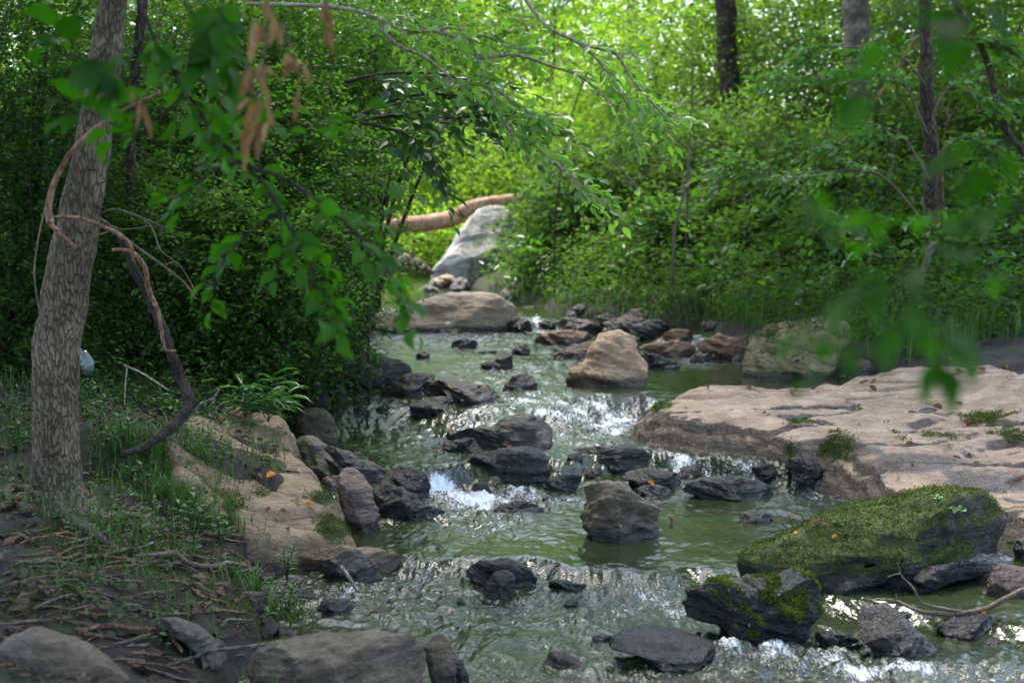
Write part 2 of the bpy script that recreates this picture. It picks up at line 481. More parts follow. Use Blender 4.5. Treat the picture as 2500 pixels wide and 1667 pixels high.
# ------------------------------------------------------------------ rocks
def resample(O, n):
    O = np.asarray(O, float)
    for _ in range(1):
        Q = np.roll(O, -1, 0)
        O = np.stack([.82 * O + .18 * Q, .18 * O + .82 * Q], 1).reshape(-1, 2)
    L = np.vstack([O, O[:1]]); s = np.concatenate([[0], np.cumsum(np.linalg.norm(np.diff(L, axis=0), axis=1))])
    t = np.linspace(0, s[-1], n, endpoint=False)
    return np.stack([np.interp(t, s, L[:, 0]), np.interp(t, s, L[:, 1])], -1)

MOSSY = []      # (verts, faces, moss) kept for growing tufts
ROCKS = []
def rock(name, label, cat, outline, tone='grey', moss=0., wet=.06, thick=.8, lean=.35, depth=None, seed=None, group=None, cuts=9, rough=1.0, sink=.07, mossdir=(0, 0, 1), res=1.0, z=0):
    seed = seed if seed is not None else len(ROCKS) + 1
    rg = np.random.default_rng(seed)
    O = np.array(outline, float)
    x0, x1, y0, y1 = O[:, 0].min(), O[:, 0].max(), O[:, 1].min(), O[:, 1].max()
    bx = O[O[:, 1] > y1 - .25 * (y1 - y0)][:, 0].mean()
    d0 = depth or cast(bx, y1, z)
    big = max(x1 - x0, y1 - y0)
    n = int(np.clip(big * .9, 60, 240) * res); M = int(n * .42)
    P2 = resample(O, n)
    dn = sink * F / d0
    k = sm(y1 - .3 * (y1 - y0), y1, P2[:, 1])
    P2[:, 1] += k * dn
    C = np.array([(x0 + x1) / 2, P2[:, 1].mean() * .6 + y1 * .4])
    wm = (x1 - x0) / F * d0; hm = (y1 - y0) / F * d0
    Tk = thick * (.55 * math.sqrt(wm * hm) + .25 * wm)
    u = np.sin(np.linspace(-1, 1, M) * math.pi / 2)
    s = (1 - np.abs(u) ** 2.6 * .999) ** (1 / 2.2)
    off = np.where(u < 0, u * .4 * Tk, u * Tk)
    PX = C + s[:, None, None] * (P2 - C)[None]
    hgt = (y1 - PX[..., 1]) / F * d0
    dep = d0 + lean * np.maximum(hgt, -.03) + off[:, None]
    P = px(PX[..., 0], PX[..., 1], dep).reshape(-1, 3)
    c = P.mean(0); size = math.sqrt(wm * hm)
    for i in range(cuts):
        nn = rg.normal(size=3); nn[1] = -abs(nn[1]) - .9
        nn[2] = abs(nn[2]) * .8; nn /= np.linalg.norm(nn)
        dt = (P - c) @ nn
        o = np.quantile(dt, rg.uniform(.85, .96))
        P = P - np.maximum(dt - o, 0)[:, None] * nn * .92
    a = rg.uniform(-.5, .5); b = rg.uniform(-.35, .35)
    R = np.array(Euler((a, b, rg.uniform(0, 3))).to_matrix())
    Q = (P + seed * 3.7) @ R
    dirn = (P - c); dirn /= np.linalg.norm(dirn, axis=1)[:, None] + 1e-9
    sc = 1 / max(size, .12)
    lay = fbm(Q * np.array([.9, .9, 4.5]) * sc, 4)
    crack = -np.maximum(0, .25 - np.abs(pn(Q * np.array([1.2, 1.2, 3.2]) * sc + 9))) * .5
    f1 = fbm(Q * 1.3 * sc, 3); f2 = fbm(Q * 6 * sc, 4)
    P = P + dirn * (size * rough * (.085 * lay + .2 * crack + .06 * f1 + .03 * f2))[:, None]
    i = np.arange(M * n).reshape(M, n)
    fc = np.stack([i[:-1], i[1:], np.roll(i, -1, 1)[1:], np.roll(i, -1, 1)[:-1]], -1).reshape(-1, 4)
    faces = fc
    # normals for moss
    v0, v1, v2, v3 = (P[fc[:, q]] for q in range(4))
    fn = np.cross(v2 - v0, v3 - v1); vn = np.zeros_like(P)
    for q in range(4): np.add.at(vn, fc[:, q], fn)
    vn /= np.linalg.norm(vn, axis=1)[:, None] + 1e-12
    if ((P - c) * vn).sum() < 0: vn = -vn; faces = fc[:, ::-1]
    wl = np.maximum(W(P[:, 0], P[:, 1]), -9)
    wv = 1 - sm(0, 3.2 * wet + 1e-6, P[:, 2] - wl) if wet > 0 else np.zeros(len(P))
    md = np.array(mossdir, float); md /= np.linalg.norm(md)
    mv = moss * (.35 + .75 * (vn @ md)) * sm(.03, .12, P[:, 2] - wl) if moss else np.zeros(len(P))
    origin = np.array([c[0], c[1], P[:, 2].min() + sink])
    o = obj(name, P, np.ascontiguousarray(faces), RM[tone], attrs={'wet': wv, 'moss': mv}, origin=origin)
    tag(o, label, cat, group)
    ROCKS.append(o)
    MOSSY.append((o, P, faces, mv, vn))
    return o

def slab(name, label, cat, poly, tone, base_drop=.35, ew=.14, moss=0, cell=.02, seed=1, terr=.0, rag=.05, wet=.05, mossf=None, wetf=None, extra=None):
    poly = np.array(poly, float)
    Wd = px_z(poly[:, 0], poly[:, 1], poly[:, 2])
    P2 = Wd[:, :2]
    lo, hi = P2.min(0) - ew * 1.6, P2.max(0) + ew * 1.6
    nx, ny = int((hi[0] - lo[0]) / cell), int((hi[1] - lo[1]) / cell)
    X, Y = np.meshgrid(np.linspace(lo[0], hi[0], nx), np.linspace(lo[1], hi[1], ny))
    s = sdf([tuple(q) for q in P2], X, Y)
    s = s + rag * fbm(p3(X * 2.5, Y * 2.5, seed), 4)
    wsum = 0; zs = 0
    for q in Wd:
        ww = 1 / ((X - q[0]) ** 2 + (Y - q[1]) ** 2 + .02) ** 1.3
        wsum = wsum + ww; zs = zs + ww * q[2]
    top = zs / wsum
    t = np.clip((s + ew * .25) / (ew * 1.25), 0, 1.3)
    prof = t ** 1.6
    # ledges on the side
    st = np.floor(prof * 3.3 + .5 * fbm(p3(X * 3, Y * 3, seed + 2.), 3)) / 3.3
    prof2 = prof * (1 - terr) + terr * np.clip(st, 0, 1.2)
    lay = fbm(np.stack([X * 1.4 + .6 * Y, Y * 4.5 - .5 * X, X * 0 + seed], -1), 4)
    crack = -np.maximum(0, .12 - np.abs(pn(np.stack([X * 1.1, Y * 3.4, X * 0 + seed + 4], -1)))) * .35
    Z = top - base_drop * prof2 + .03 * lay + crack + .008 * fbm(p3(X * 9, Y * 14, seed), 4)
    if extra is not None: Z = Z + extra(X, Y)
    wl = W(X, Y)
    keep = t < 1.28
    idx = np.arange(nx * ny).reshape(ny, nx)
    fc = np.stack([idx[:-1, :-1], idx[:-1, 1:], idx[1:, 1:], idx[1:, :-1]], -1).reshape(-1, 4)
    kf = keep.ravel()[fc].all(1); fc = fc[kf]
    used = np.unique(fc); remap = -np.ones(nx * ny, int); remap[used] = np.arange(len(used)); fc = remap[fc]
    P = np.stack([X, Y, Z], -1).reshape(-1, 3)[used]
    # push the steep side outward a little with height so layers overhang
    v0, v1, v2, v3 = (P[fc[:, q]] for q in range(4))
    fn = np.cross(v2 - v0, v3 - v1); vn = np.zeros_like(P)
    for q in range(4): np.add.at(vn, fc[:, q], fn)
    vn /= np.linalg.norm(vn, axis=1)[:, None] + 1e-12
    U, V = to_px(P)
    wv = 1 - sm(0, 2 * wet, P[:, 2] - wl.ravel()[used])
    mv = np.zeros(len(P))
    if mossf: mv = mossf(U, V, P, vn)
    if wetf: wv = np.maximum(wv, wetf(U, V, P, vn))
    origin = np.array([P[:, 0].mean(), P[:, 1].mean(), P[:, 2].min()])
    o = obj(name, P, fc, RM[tone], attrs={'wet': wv, 'moss': mv}, origin=origin)
    tag(o, label, cat)
    ROCKS.append(o)
    MOSSY.append((o, P, fc, mv, vn))
    return o

R = rock
# far bank stones
R('boulder', 'long low sandy boulder lying across the far end of the stream', 'boulder', [(919, 798), (915, 764), (972, 752), (1045, 728), (1090, 716), (1137, 710), (1198, 714), (1230, 730), (1255, 741), (1268, 764), (1250, 795), (1213, 810), (1098, 808), (991, 808)], 'tan', moss=.25, thick=.5, lean=.7, wet=.035, cuts=3, rough=.7)
R('boulder', 'tall pale lichen-grey boulder leaning beside the fallen log', 'boulder', [(1049, 668), (1091, 615), (1120, 572), (1137, 546), (1152, 525), (1167, 509), (1202, 500), (1240, 509), (1259, 542), (1258, 590), (1240, 640), (1180, 695), (1114, 697), (1068, 688)], 'pale', moss=.3, thick=.5, lean=.3, cuts=6, depth=22, wet=0, rough=.5)
R('flat_rock', 'mossy brown rock wedged under the foot of the pale leaning boulder', 'rock', [(1049, 682), (1102, 666), (1112, 682), (1092, 706), (1045, 702)], 'olive', depth=21.2)
R('rock', 'small dark rock left of the brown wedge at the foot of the pale boulder', 'rock', [(1027, 712), (1035, 700), (1055, 696), (1072, 706), (1066, 716)], 'brown', depth=20.8)
R('rock', 'grey rock at the right foot of the tall pale boulder', 'rock', [(1098, 712), (1104, 684), (1125, 674), (1148, 690), (1150, 714)], 'grey', moss=.2, depth=20.6)
R('flat_rock', 'tilted brown rock with grassy top behind the long sandy boulder', 'rock', [(1218, 722), (1238, 700), (1265, 690), (1296, 699), (1298, 716), (1259, 748)], 'olive', moss=.3, depth=19.6)
R('slab_rock', 'slanting ridged slab under the grassy bank, right of the long sandy boulder', 'rock', [(1262, 748), (1336, 712), (1374, 702), (1401, 716), (1397, 749), (1355, 766), (1297, 757)], 'brown', moss=.35, lean=.6, depth=19)
R('rock', 'round grey stone between the long sandy boulder and the slanting slab', 'rock', [(1262, 770), (1268, 752), (1290, 746), (1322, 752), (1326, 768), (1296, 778)], 'grey', depth=18.2)
R('flat_rock', 'flat grey stone on the far bank below the slanting slab', 'rock', [(1318, 772), (1330, 756), (1356, 752), (1376, 762), (1370, 774)], 'grey', depth=18)
R('rock', 'dark wet rock at the right end of the long sandy boulder', 'rock', [(1234, 806), (1242, 782), (1262, 772), (1292, 778), (1300, 796), (1284, 810)], 'dark', wet=.25)
R('rock', 'small black rock splitting the far trickle of white water', 'rock', [(1310, 806), (1314, 786), (1334, 778), (1356, 788), (1358, 806)], 'dark', wet=.25)
R('slab_rock', 'dark pointed slab with a rusty upper edge on the far shore', 'rock', [(1352, 788), (1364, 778), (1400, 777), (1440, 784), (1470, 800), (1478, 812), (1430, 818), (1372, 812)], 'brown', lean=.7)
R('flat_rock', 'long flat brown ledge at the foot of the far bank', 'rock', [(1462, 790), (1490, 776), (1530, 770), (1605, 776), (1642, 792), (1600, 806), (1520, 804)], 'brown', lean=1.0)
R('rock', 'blocky dark stone with a pinkish top below the light green grass clump', 'rock', [(1536, 812), (1548, 792), (1600, 783), (1636, 788), (1640, 812), (1590, 826)], 'dark', wet=.03)
R('rock', 'small reddish stone under the overhanging grass clump', 'rock', [(1612, 824), (1632, 808), (1662, 801), (1692, 806), (1694, 826), (1650, 832)], 'orange', wet=.04)
R('rock', 'long rusty stone in the water upstream of the tan pyramid boulder', 'rock', [(1296, 830), (1330, 812), (1380, 806), (1430, 810), (1452, 824), (1420, 840), (1330, 842)], 'orange', wet=.05)
R('rock', 'rust-brown stone touching the left shoulder of the tan pyramid boulder', 'rock', [(1340, 868), (1368, 852), (1420, 840), (1462, 834), (1470, 850), (1440, 872), (1380, 876)], 'orange', wet=.07)
R('rock', 'orange-brown rounded stone right of the tan pyramid boulder', 'rock', [(1556, 850), (1578, 838), (1610, 831), (1650, 828), (1690, 835), (1708, 848), (1695, 866), (1640, 872), (1590, 864)], 'orange', wet=.04, cuts=5)
R('rock', 'dark grey rounded stone in front of the orange-brown stone', 'rock', [(1562, 868), (1580, 860), (1612, 864), (1650, 878), (1662, 896), (1620, 900), (1578, 890)], 'dark', wet=.2)
R('rock', 'double-humped orange stone next to the big mossy far boulder', 'rock', [(1694, 838), (1725, 824), (1753, 812), (1772, 820), (1790, 824), (1814, 823), (1828, 837), (1816, 862), (1760, 876), (1712, 862)], 'orange', wet=.05, cuts=6)
R('rock', 'low mossy rock behind the big mossy far boulder', 'rock', [(1762, 830), (1766, 806), (1784, 788), (1837, 779), (1876, 791), (1882, 825), (1800, 840)], 'olive', moss=.55, depth=16.5)
R('boulder', 'big squat boulder with green moss and pale lichen top by the dark pool', 'boulder', [(1806, 904), (1812, 866), (1828, 836), (1848, 812), (1872, 797), (1937, 787), (1983, 778), (2025, 770), (2062, 777), (2076, 796), (2086, 814), (2068, 842), (2048, 880), (2030, 912), (1960, 918), (1880, 916)], 'olive', moss=.62, thick=.75, lean=.4, cuts=7, wet=.03, rough=.7)
R('flat_rock', 'small flat grey stone at the left foot of the big mossy far boulder', 'rock', [(1682, 880), (1690, 866), (1734, 864), (1738, 880), (1710, 884)], 'grey', wet=.12)
R('rock', 'small dark stone between the orange hump and the mossy far boulder', 'rock', [(1784, 882), (1792, 866), (1814, 862), (1824, 880)], 'dark')
R('rock', 'dark debris-covered rock at the right end of the still pool', 'rock', [(2040, 912), (2058, 884), (2098, 874), (2136, 890), (2150, 912), (2100, 920)], 'brown', lean=.8)
R('boulder', 'tan pyramid boulder with a peaked top standing midstream', 'boulder', [(1372, 938), (1397, 906), (1428, 875), (1447, 846), (1466, 822), (1490, 812), (1508, 806), (1530, 814), (1550, 821), (1556, 837), (1552, 854), (1573, 883), (1583, 917), (1567, 931), (1527, 938), (1451, 942), (1400, 944)], 'gold', thick=.7, lean=.35, cuts=11, wet=.045, rough=.7, seed=61)
# small stones in the upper pool
R('rock', 'little black stone furthest upstream in the open pool', 'rock', [(1098, 846), (1104, 834), (1129, 826), (1163, 832), (1168, 845), (1133, 852), (1112, 852)], 'dark', wet=.3)
R('rock', 'small black stone right of the bird-shaped rock', 'rock', [(1248, 860), (1256, 846), (1270, 841), (1288, 846), (1298, 860), (1270, 865)], 'dark', wet=.3)
R('rock', 'tiny black stone left of the upper pool middle', 'rock', [(1010, 868), (1020, 860), (1042, 858), (1056, 868), (1036, 876)], 'dark', wet=.3)
R('rock', 'thin dark sliver of stone just breaking the upper pool', 'rock', [(1163, 860), (1178, 854), (1208, 855), (1216, 861), (1190, 864)], 'dark', wet=.3)
R('rock', 'tiny black stone at the left shore of the upper pool', 'rock', [(878, 868), (886, 859), (902, 859), (910, 868)], 'dark', wet=.3)
R('rock', 'dark bird-shaped rock with a raised head in the upper pool', 'rock', [(1150, 902), (1180, 888), (1206, 878), (1220, 864), (1230, 852), (1246, 850), (1258, 870), (1258, 892), (1238, 900), (1190, 904)], 'dark', wet=.03, thick=.5)
R('rock', 'dark triangular rock alone below the upper pool', 'rock', [(1226, 950), (1234, 934), (1257, 920), (1270, 911), (1284, 907), (1298, 916), (1318, 942), (1314, 958), (1270, 962), (1238, 962)], 'dark', wet=.04, thick=.7, cuts=11)
# left shore stones
R('boulder', 'low moss-topped brown ledge jutting from the left bank', 'boulder', [(790, 940), (800, 898), (830, 880), (870, 870), (912, 867), (951, 880), (1000, 897), (1012, 908), (990, 922), (932, 932), (887, 945), (823, 947)], 'dark', moss=.4, lean=.6, thick=.7, wet=.05)
R('slab_rock', 'dark sloping slab in front of the mossy left ledge', 'rock', [(915, 960), (944, 930), (980, 914), (1030, 908), (1064, 914), (1058, 932), (1028, 946), (1027, 970), (967, 974)], 'dark', lean=.6, wet=.05)
R('slab_rock', 'long dark slab pointing downstream with two orange leaves on it', 'rock', [(1022, 960), (1024, 928), (1048, 924), (1078, 927), (1140, 934), (1206, 938), (1222, 960), (1233, 984), (1174, 991), (1126, 989), (1070, 980)], 'dark', lean=.6, thick=.7, wet=.04, cuts=11)
R('rock', 'dark wedge in front of the long dark slab', 'rock', [(997, 996), (1018, 978), (1050, 968), (1094, 966), (1129, 980), (1134, 998), (1080, 1006), (1015, 1003)], 'dark', wet=.06)
R('rock', 'tiny dark stone in the shallows left of the dark wedge', 'rock', [(912, 1003), (920, 994), (944, 991), (956, 1001), (936, 1006)], 'dark', wet=.3)
R('rock', 'tan rounded stone at the shore behind the lance-leaved plant', 'rock', [(738, 946), (742, 924), (769, 911), (807, 917), (812, 940), (791, 953)], 'sand', depth=11.2)
R('rock', 'dark rounded stone under the tan shore stone', 'rock', [(735, 972), (738, 950), (769, 941), (806, 966), (800, 988), (755, 988)], 'grey', wet=.1)
R('rock', 'black hollowed stone in the shade right of the tan shore stone', 'rock', [(796, 970), (800, 942), (822, 932), (845, 950), (848, 970), (820, 976)], 'dark')
R('boulder', 'brown mossy hump half in the water by the left slab', 'boulder', [(706, 1062), (716, 1026), (736, 1000), (779, 993), (812, 1014), (828, 1044), (822, 1066), (785, 1074), (735, 1072)], 'olive', moss=.4, wet=.12, thick=.8, cuts=4, rough=.6)
# middle stones
R('boulder', 'smooth slate-grey whaleback rock in midstream', 'boulder', [(1080, 1070), (1126, 1046), (1170, 1040), (1206, 1038), (1230, 1022), (1262, 1012), (1302, 1010), (1332, 1024), (1350, 1050), (1340, 1082), (1322, 1100), (1260, 1096), (1180, 1092), (1120, 1084)], 'dark', thick=.7, lean=.35, wet=.05, cuts=5, rough=.7, seed=35)
R('rock', 'dark wedge just behind the slate-grey whaleback rock', 'rock', [(1048, 1048), (1070, 1034), (1094, 1023), (1120, 1012), (1142, 1012), (1184, 1032), (1170, 1044), (1078, 1052)], 'dark', depth=10.3, lean=.4)
R('rock', 'low dark rock at the left foot of the whaleback rock', 'rock', [(1062, 1098), (1080, 1082), (1110, 1074), (1161, 1071), (1192, 1084), (1180, 1100), (1110, 1106)], 'dark', wet=.12)
R('boulder', 'wet glistening domed rock right of the small waterfall', 'boulder', [(1120, 1150), (1128, 1130), (1150, 1112), (1206, 1098), (1286, 1091), (1323, 1102), (1343, 1130), (1340, 1158), (1302, 1171), (1206, 1174), (1150, 1164)], 'dark', thick=.7, lean=.4, wet=.35, cuts=5, rough=.8)
R('boulder', 'dark rounded rock on the left lip of the small waterfall', 'boulder', [(946, 1152), (958, 1140), (985, 1138), (1021, 1146), (1043, 1162), (1055, 1188), (1046, 1217), (1018, 1226), (976, 1204), (950, 1176)], 'dark', thick=.6, lean=.3, wet=.1, cuts=5, rough=.7)
R('rock', 'small bubbling rock at the right end of the small waterfall', 'rock', [(1148, 1204), (1156, 1182), (1176, 1174), (1196, 1186), (1202, 1206)], 'dark', wet=.4)
R('slab_rock', 'long dark angular rock below the right cascade', 'rock', [(1363, 1112), (1370, 1100), (1420, 1092), (1490, 1084), (1531, 1084), (1560, 1096), (1592, 1106), (1646, 1130), (1640, 1140), (1572, 1142), (1490, 1147), (1400, 1134)], 'dark', lean=.5, thick=.6, wet=.05, cuts=12)
R('slab_rock', 'dark low ridge of rock left of the humped brown-grey slab', 'rock', [(1514, 1164), (1538, 1149), (1582, 1145), (1640, 1155), (1670, 1176), (1662, 1194), (1599, 1192), (1540, 1178)], 'dark', lean=.6, wet=.05)
R('slab_rock', 'humped brown-grey slab with a dark undercut front', 'rock', [(1662, 1198), (1680, 1174), (1720, 1162), (1795, 1160), (1852, 1170), (1880, 1188), (1908, 1208), (1881, 1221), (1831, 1224), (1740, 1220)], 'dark', lean=.7, thick=.6, wet=.06)
R('rock', 'small dark square rock by the cascade, right of the humped slab', 'rock', [(1829, 1160), (1840, 1140), (1866, 1132), (1896, 1132), (1902, 1152), (1860, 1174)], 'dark', wet=.08)
R('rock', 'dark wedge rock under the tan shelf beside the cascade', 'rock', [(1914, 1146), (1922, 1126), (1942, 1116), (1993, 1128), (2030, 1147), (2024, 1162), (1957, 1162)], 'dark', wet=.05)
R('rock', 'pale wet standing stone against the tan shelf', 'rock', [(1722, 1100), (1726, 1088), (1742, 1080), (1768, 1084), (1772, 1115), (1756, 1142), (1738, 1120)], 'grey', wet=.4, depth=9.3)
R('boulder', 'black wet rock under the left tip of the tan shelf', 'boulder', [(1556, 1040), (1568, 1024), (1590, 1012), (1620, 1020), (1650, 1050), (1690, 1084), (1660, 1096), (1600, 1092), (1575, 1070)], 'dark', wet=.3, depth=9.6, lean=.4)
R('rock', 'low wet rock behind the standing brown boulder', 'rock', [(1322, 1188), (1334, 1170), (1360, 1160), (1412, 1155), (1424, 1168), (1408, 1194), (1350, 1202)], 'dark', wet=.25)
R('boulder', 'upright brown-grey boulder with creased face standing midstream', 'boulder', [(1420, 1250), (1424, 1216), (1434, 1197), (1455, 1188), (1478, 1179), (1520, 1180), (1558, 1206), (1600, 1237), (1613, 1263), (1607, 1295), (1576, 1316), (1539, 1318), (1497, 1312), (1440, 1300), (1428, 1272)], 'taupe', thick=.8, lean=.25, wet=.035, cuts=9, rough=1.0, seed=12)
R('flat_rock', 'flat grey stone with a red leaf behind the standing brown boulder', 'rock', [(1546, 1196), (1560, 1187), (1590, 1182), (1638, 1194), (1632, 1212), (1590, 1218)], 'grey', lean=.9, wet=.06)
R('rock', 'dark stone drowned in the foam below the small waterfall', 'rock', [(1196, 1248), (1215, 1235), (1240, 1227), (1274, 1224), (1320, 1232), (1336, 1244), (1320, 1256), (1260, 1258)], 'dark', wet=.4, lean=.6)
# left pile
R('slab_rock', 'upper plank-like slab at the head of the left rock pile', 'rock', [(716, 1086), (730, 1070), (756, 1062), (784, 1076), (830, 1108), (850, 1150), (835, 1158), (790, 1126), (740, 1104)], 'grey', lean=.6, wet=0, thick=.5)
R('slab_rock', 'long sloping plank of rock running down to the small waterfall', 'rock', [(776, 1082), (800, 1080), (850, 1100), (905, 1126), (945, 1152), (952, 1180), (930, 1196), (890, 1186), (845, 1150), (806, 1114)], 'dark', lean=.5, wet=.02, thick=.5)
R('rock', 'short ridged block between the planks of the left pile', 'rock', [(752, 1140), (757, 1126), (778, 1110), (805, 1124), (832, 1150), (822, 1176), (780, 1170)], 'dark', wet=0)
R('rock', 'small flat stone wedged behind the pink upright boulder', 'rock', [(778, 1176), (796, 1160), (830, 1160), (838, 1186), (806, 1198)], 'pink', wet=0)
R('boulder', 'upright pinkish boulder like a tombstone on the left shore', 'boulder', [(824, 1178), (834, 1152), (853, 1139), (883, 1152), (903, 1186), (920, 1230), (929, 1256), (932, 1284), (906, 1300), (861, 1294), (838, 1262), (828, 1220)], 'pink', thick=.8, lean=.35, wet=.04, cuts=9, rough=.8, seed=29)
R('boulder', 'dark jagged boulder with a pink top tapering into the water', 'boulder', [(904, 1230), (904, 1198), (925, 1171), (965, 1190), (999, 1200), (1024, 1224), (1078, 1244), (1118, 1268), (1060, 1274), (1015, 1274), (940, 1274), (915, 1256)], 'dark', thick=.7, lean=.3, wet=.07, cuts=10)
R('slab_rock', 'long thin tan plank of rock pointing right below the left slab', 'rock', [(684, 1340), (708, 1328), (760, 1326), (839, 1330), (910, 1340), (972, 1351), (1010, 1356), (1023, 1366), (1018, 1386), (980, 1396), (932, 1394), (850, 1376), (786, 1364), (706, 1356)], 'sand', lean=.5, thick=.35, wet=.03, cuts=5)
R('rock', 'pale pebble on top of the thin tan plank', 'rock', [(738, 1332), (744, 1322), (762, 1315), (782, 1328), (778, 1336)], 'tan', depth=7.2, wet=0)
R('boulder', 'dark triangular boulder with a stick leaning on it', 'boulder', [(776, 1400), (790, 1372), (820, 1356), (866, 1343), (893, 1354), (922, 1380), (936, 1410), (927, 1424), (871, 1428), (820, 1422)], 'grey', thick=.7, lean=.35, wet=.05, cuts=11)
R('flat_rock', 'wet shining slab in the ripples at the left shore', 'rock', [(768, 1488), (778, 1470), (800, 1461), (839, 1466), (893, 1482), (880, 1500), (820, 1502)], 'dark', lean=1.0, wet=.5)
R('flat_rock', 'bluish flat stone behind the weeds at the left shore', 'rock', [(608, 1398), (616, 1386), (640, 1384), (684, 1412), (680, 1424), (635, 1420)], 'grey', lean=.9)
R('flat_rock', 'narrow dark stone in the shaded water left of the stick', 'rock', [(700, 1450), (712, 1436), (740, 1434), (775, 1450), (760, 1460), (715, 1458)], 'dark', wet=.2, lean=.8)
R('boulder', 'dark lumpy rock with a folded front near the middle foreground', 'boulder', [(1134, 1400), (1146, 1380), (1165, 1369), (1198, 1363), (1249, 1368), (1280, 1382), (1300, 1396), (1318, 1414), (1287, 1426), (1240, 1440), (1180, 1430), (1150, 1416)], 'dark', thick=.8, lean=.5, wet=.06, cuts=8)
R('rock', 'dark knob of rock projecting in front of the lumpy foreground rock', 'rock', [(1184, 1440), (1192, 1414), (1212, 1396), (1235, 1390), (1256, 1408), (1262, 1436), (1252, 1460), (1200, 1462)], 'dark', wet=.06, thick=.9, lean=.3)
R('flat_rock', 'thin dark stone awash right of the lumpy foreground rock', 'rock', [(1336, 1424), (1350, 1415), (1383, 1414), (1420, 1424), (1456, 1434), (1400, 1440)], 'dark', wet=.4, lean=.8)
R('rock', 'tiny dark stone left of the thin awash stone', 'rock', [(1114, 1470), (1120, 1456), (1134, 1468), (1140, 1480), (1120, 1482)], 'dark', wet=.4)
R('rock', 'small half-sunk stone in the ripples below the thin awash stone', 'rock', [(1380, 1474), (1386, 1462), (1402, 1460), (1416, 1472), (1400, 1480)], 'dark', wet=.4)
# foreground
R('boulder', 'near wet brown rock cut by the bottom edge, right of centre', 'boulder', [(1326, 1650), (1330, 1606), (1340, 1588), (1360, 1584), (1384, 1594), (1404, 1606), (1430, 1632), (1440, 1690), (1370, 1700)], 'brown', wet=.3, thick=.8, depth=5.25)
R('slab_rock', 'broad wet slab shining blue-grey under running water in front', 'rock', [(1489, 1584), (1494, 1548), (1523, 1532), (1574, 1518), (1610, 1520), (1660, 1532), (1720, 1560), (1780, 1604), (1792, 1640), (1760, 1658), (1680, 1652), (1600, 1626), (1545, 1596)], 'dark', lean=1.3, thick=.5, wet=.9, cuts=5, rough=.6)
R('boulder', 'dark wet boulder with a bright moss cap on its right shoulder', 'boulder', [(1640, 1470), (1652, 1448), (1690, 1436), (1722, 1440), (1769, 1424), (1810, 1410), (1867, 1399), (1939, 1392), (1990, 1410), (2014, 1443), (2004, 1498), (1970, 1550), (1912, 1580), (1824, 1566), (1758, 1530), (1680, 1510)], 'dark', thick=.7, lean=.3, wet=.14, moss=.62, mossdir=(.9, .05, .55), cuts=8, seed=77)
R('slab_rock', 'dark shelf of rock in the shadow under the long mossy boulder', 'rock', [(2005, 1492), (2030, 1466), (2080, 1440), (2192, 1405), (2373, 1365), (2474, 1325), (2484, 1362), (2380, 1412), (2228, 1440), (2100, 1486), (2040, 1500)], 'dark', depth=6.15, thick=.6, lean=.2, wet=.1)
R('boulder', 'long whale-like boulder covered in green and brown moss', 'boulder', [(1769, 1386), (1785, 1362), (1831, 1337), (1885, 1311), (1975, 1279), (2040, 1256), (2084, 1244), (2140, 1240), (2174, 1233), (2236, 1211), (2301, 1199), (2369, 1193), (2420, 1209), (2453, 1240), (2474, 1290), (2474, 1328), (2445, 1358), (2390, 1382), (2337, 1402), (2270, 1402), (2192, 1406), (2120, 1424), (2060, 1446), (2012, 1450), (1975, 1425), (1903, 1410), (1820, 1416)], 'dark', moss=.78, thick=.9, lean=.45, depth=6.3, wet=.02, cuts=3, rough=.8, mossdir=(0, -.3, 1), seed=90)
R('slab_rock', 'smooth grey slab sticking out behind the long mossy boulder', 'rock', [(1934, 1296), (1950, 1266), (2012, 1248), (2060, 1236), (2102, 1227), (2185, 1220), (2210, 1240), (2120, 1280), (1997, 1296)], 'grey', depth=7.5, lean=.9, wet=.04, cuts=4, rough=.6)
R('rock', 'small dark stone left of the smooth grey slab', 'rock', [(1974, 1252), (1984, 1242), (2020, 1238), (2044, 1244), (2010, 1258)], 'dark', depth=7.9)
R('flat_rock', 'flat pitted wet stone in the calm water right of centre', 'rock', [(1800, 1266), (1816, 1252), (1845, 1247), (1880, 1254), (1890, 1266), (1860, 1276), (1824, 1275)], 'grey', lean=.9, wet=.3)
R('boulder', 'reddish rounded boulder at the right edge behind the forked stick', 'boulder', [(2406, 1420), (2420, 1388), (2445, 1372), (2481, 1378), (2530, 1392), (2560, 1440), (2540, 1506), (2438, 1498), (2412, 1456)], 'orange', wet=.1, cuts=4, rough=.6, depth=6.0)
R('boulder', 'blue-grey rock at the right edge under the end of the mossy boulder', 'boulder', [(2466, 1350), (2474, 1322), (2500, 1308), (2560, 1306), (2570, 1390), (2490, 1390)], 'grey', depth=6.6)
R('boulder', 'upright wet grey rock in the lower right, wide at its base', 'boulder', [(2105, 1530), (2106, 1500), (2118, 1482), (2140, 1474), (2160, 1472), (2180, 1484), (2214, 1520), (2257, 1562), (2293, 1602), (2300, 1630), (2240, 1630), (2160, 1620), (2116, 1580)], 'grey', wet=.22, thick=.7, lean=.55, cuts=9, depth=5.35)
R('flat_rock', 'flat dark stone lying in the still pool under the forked stick', 'rock', [(2279, 1532), (2295, 1514), (2319, 1501), (2391, 1495), (2430, 1508), (2463, 1532), (2440, 1550), (2337, 1550)], 'dark', lean=.9, wet=.1)
R('rock', 'low wet shiny rock between the moss-capped and the upright rocks', 'rock', [(1990, 1560), (1996, 1546), (2015, 1538), (2050, 1544), (2084, 1555), (2112, 1577), (2100, 1598), (2012, 1588)], 'dark', wet=.5, depth=5.5)
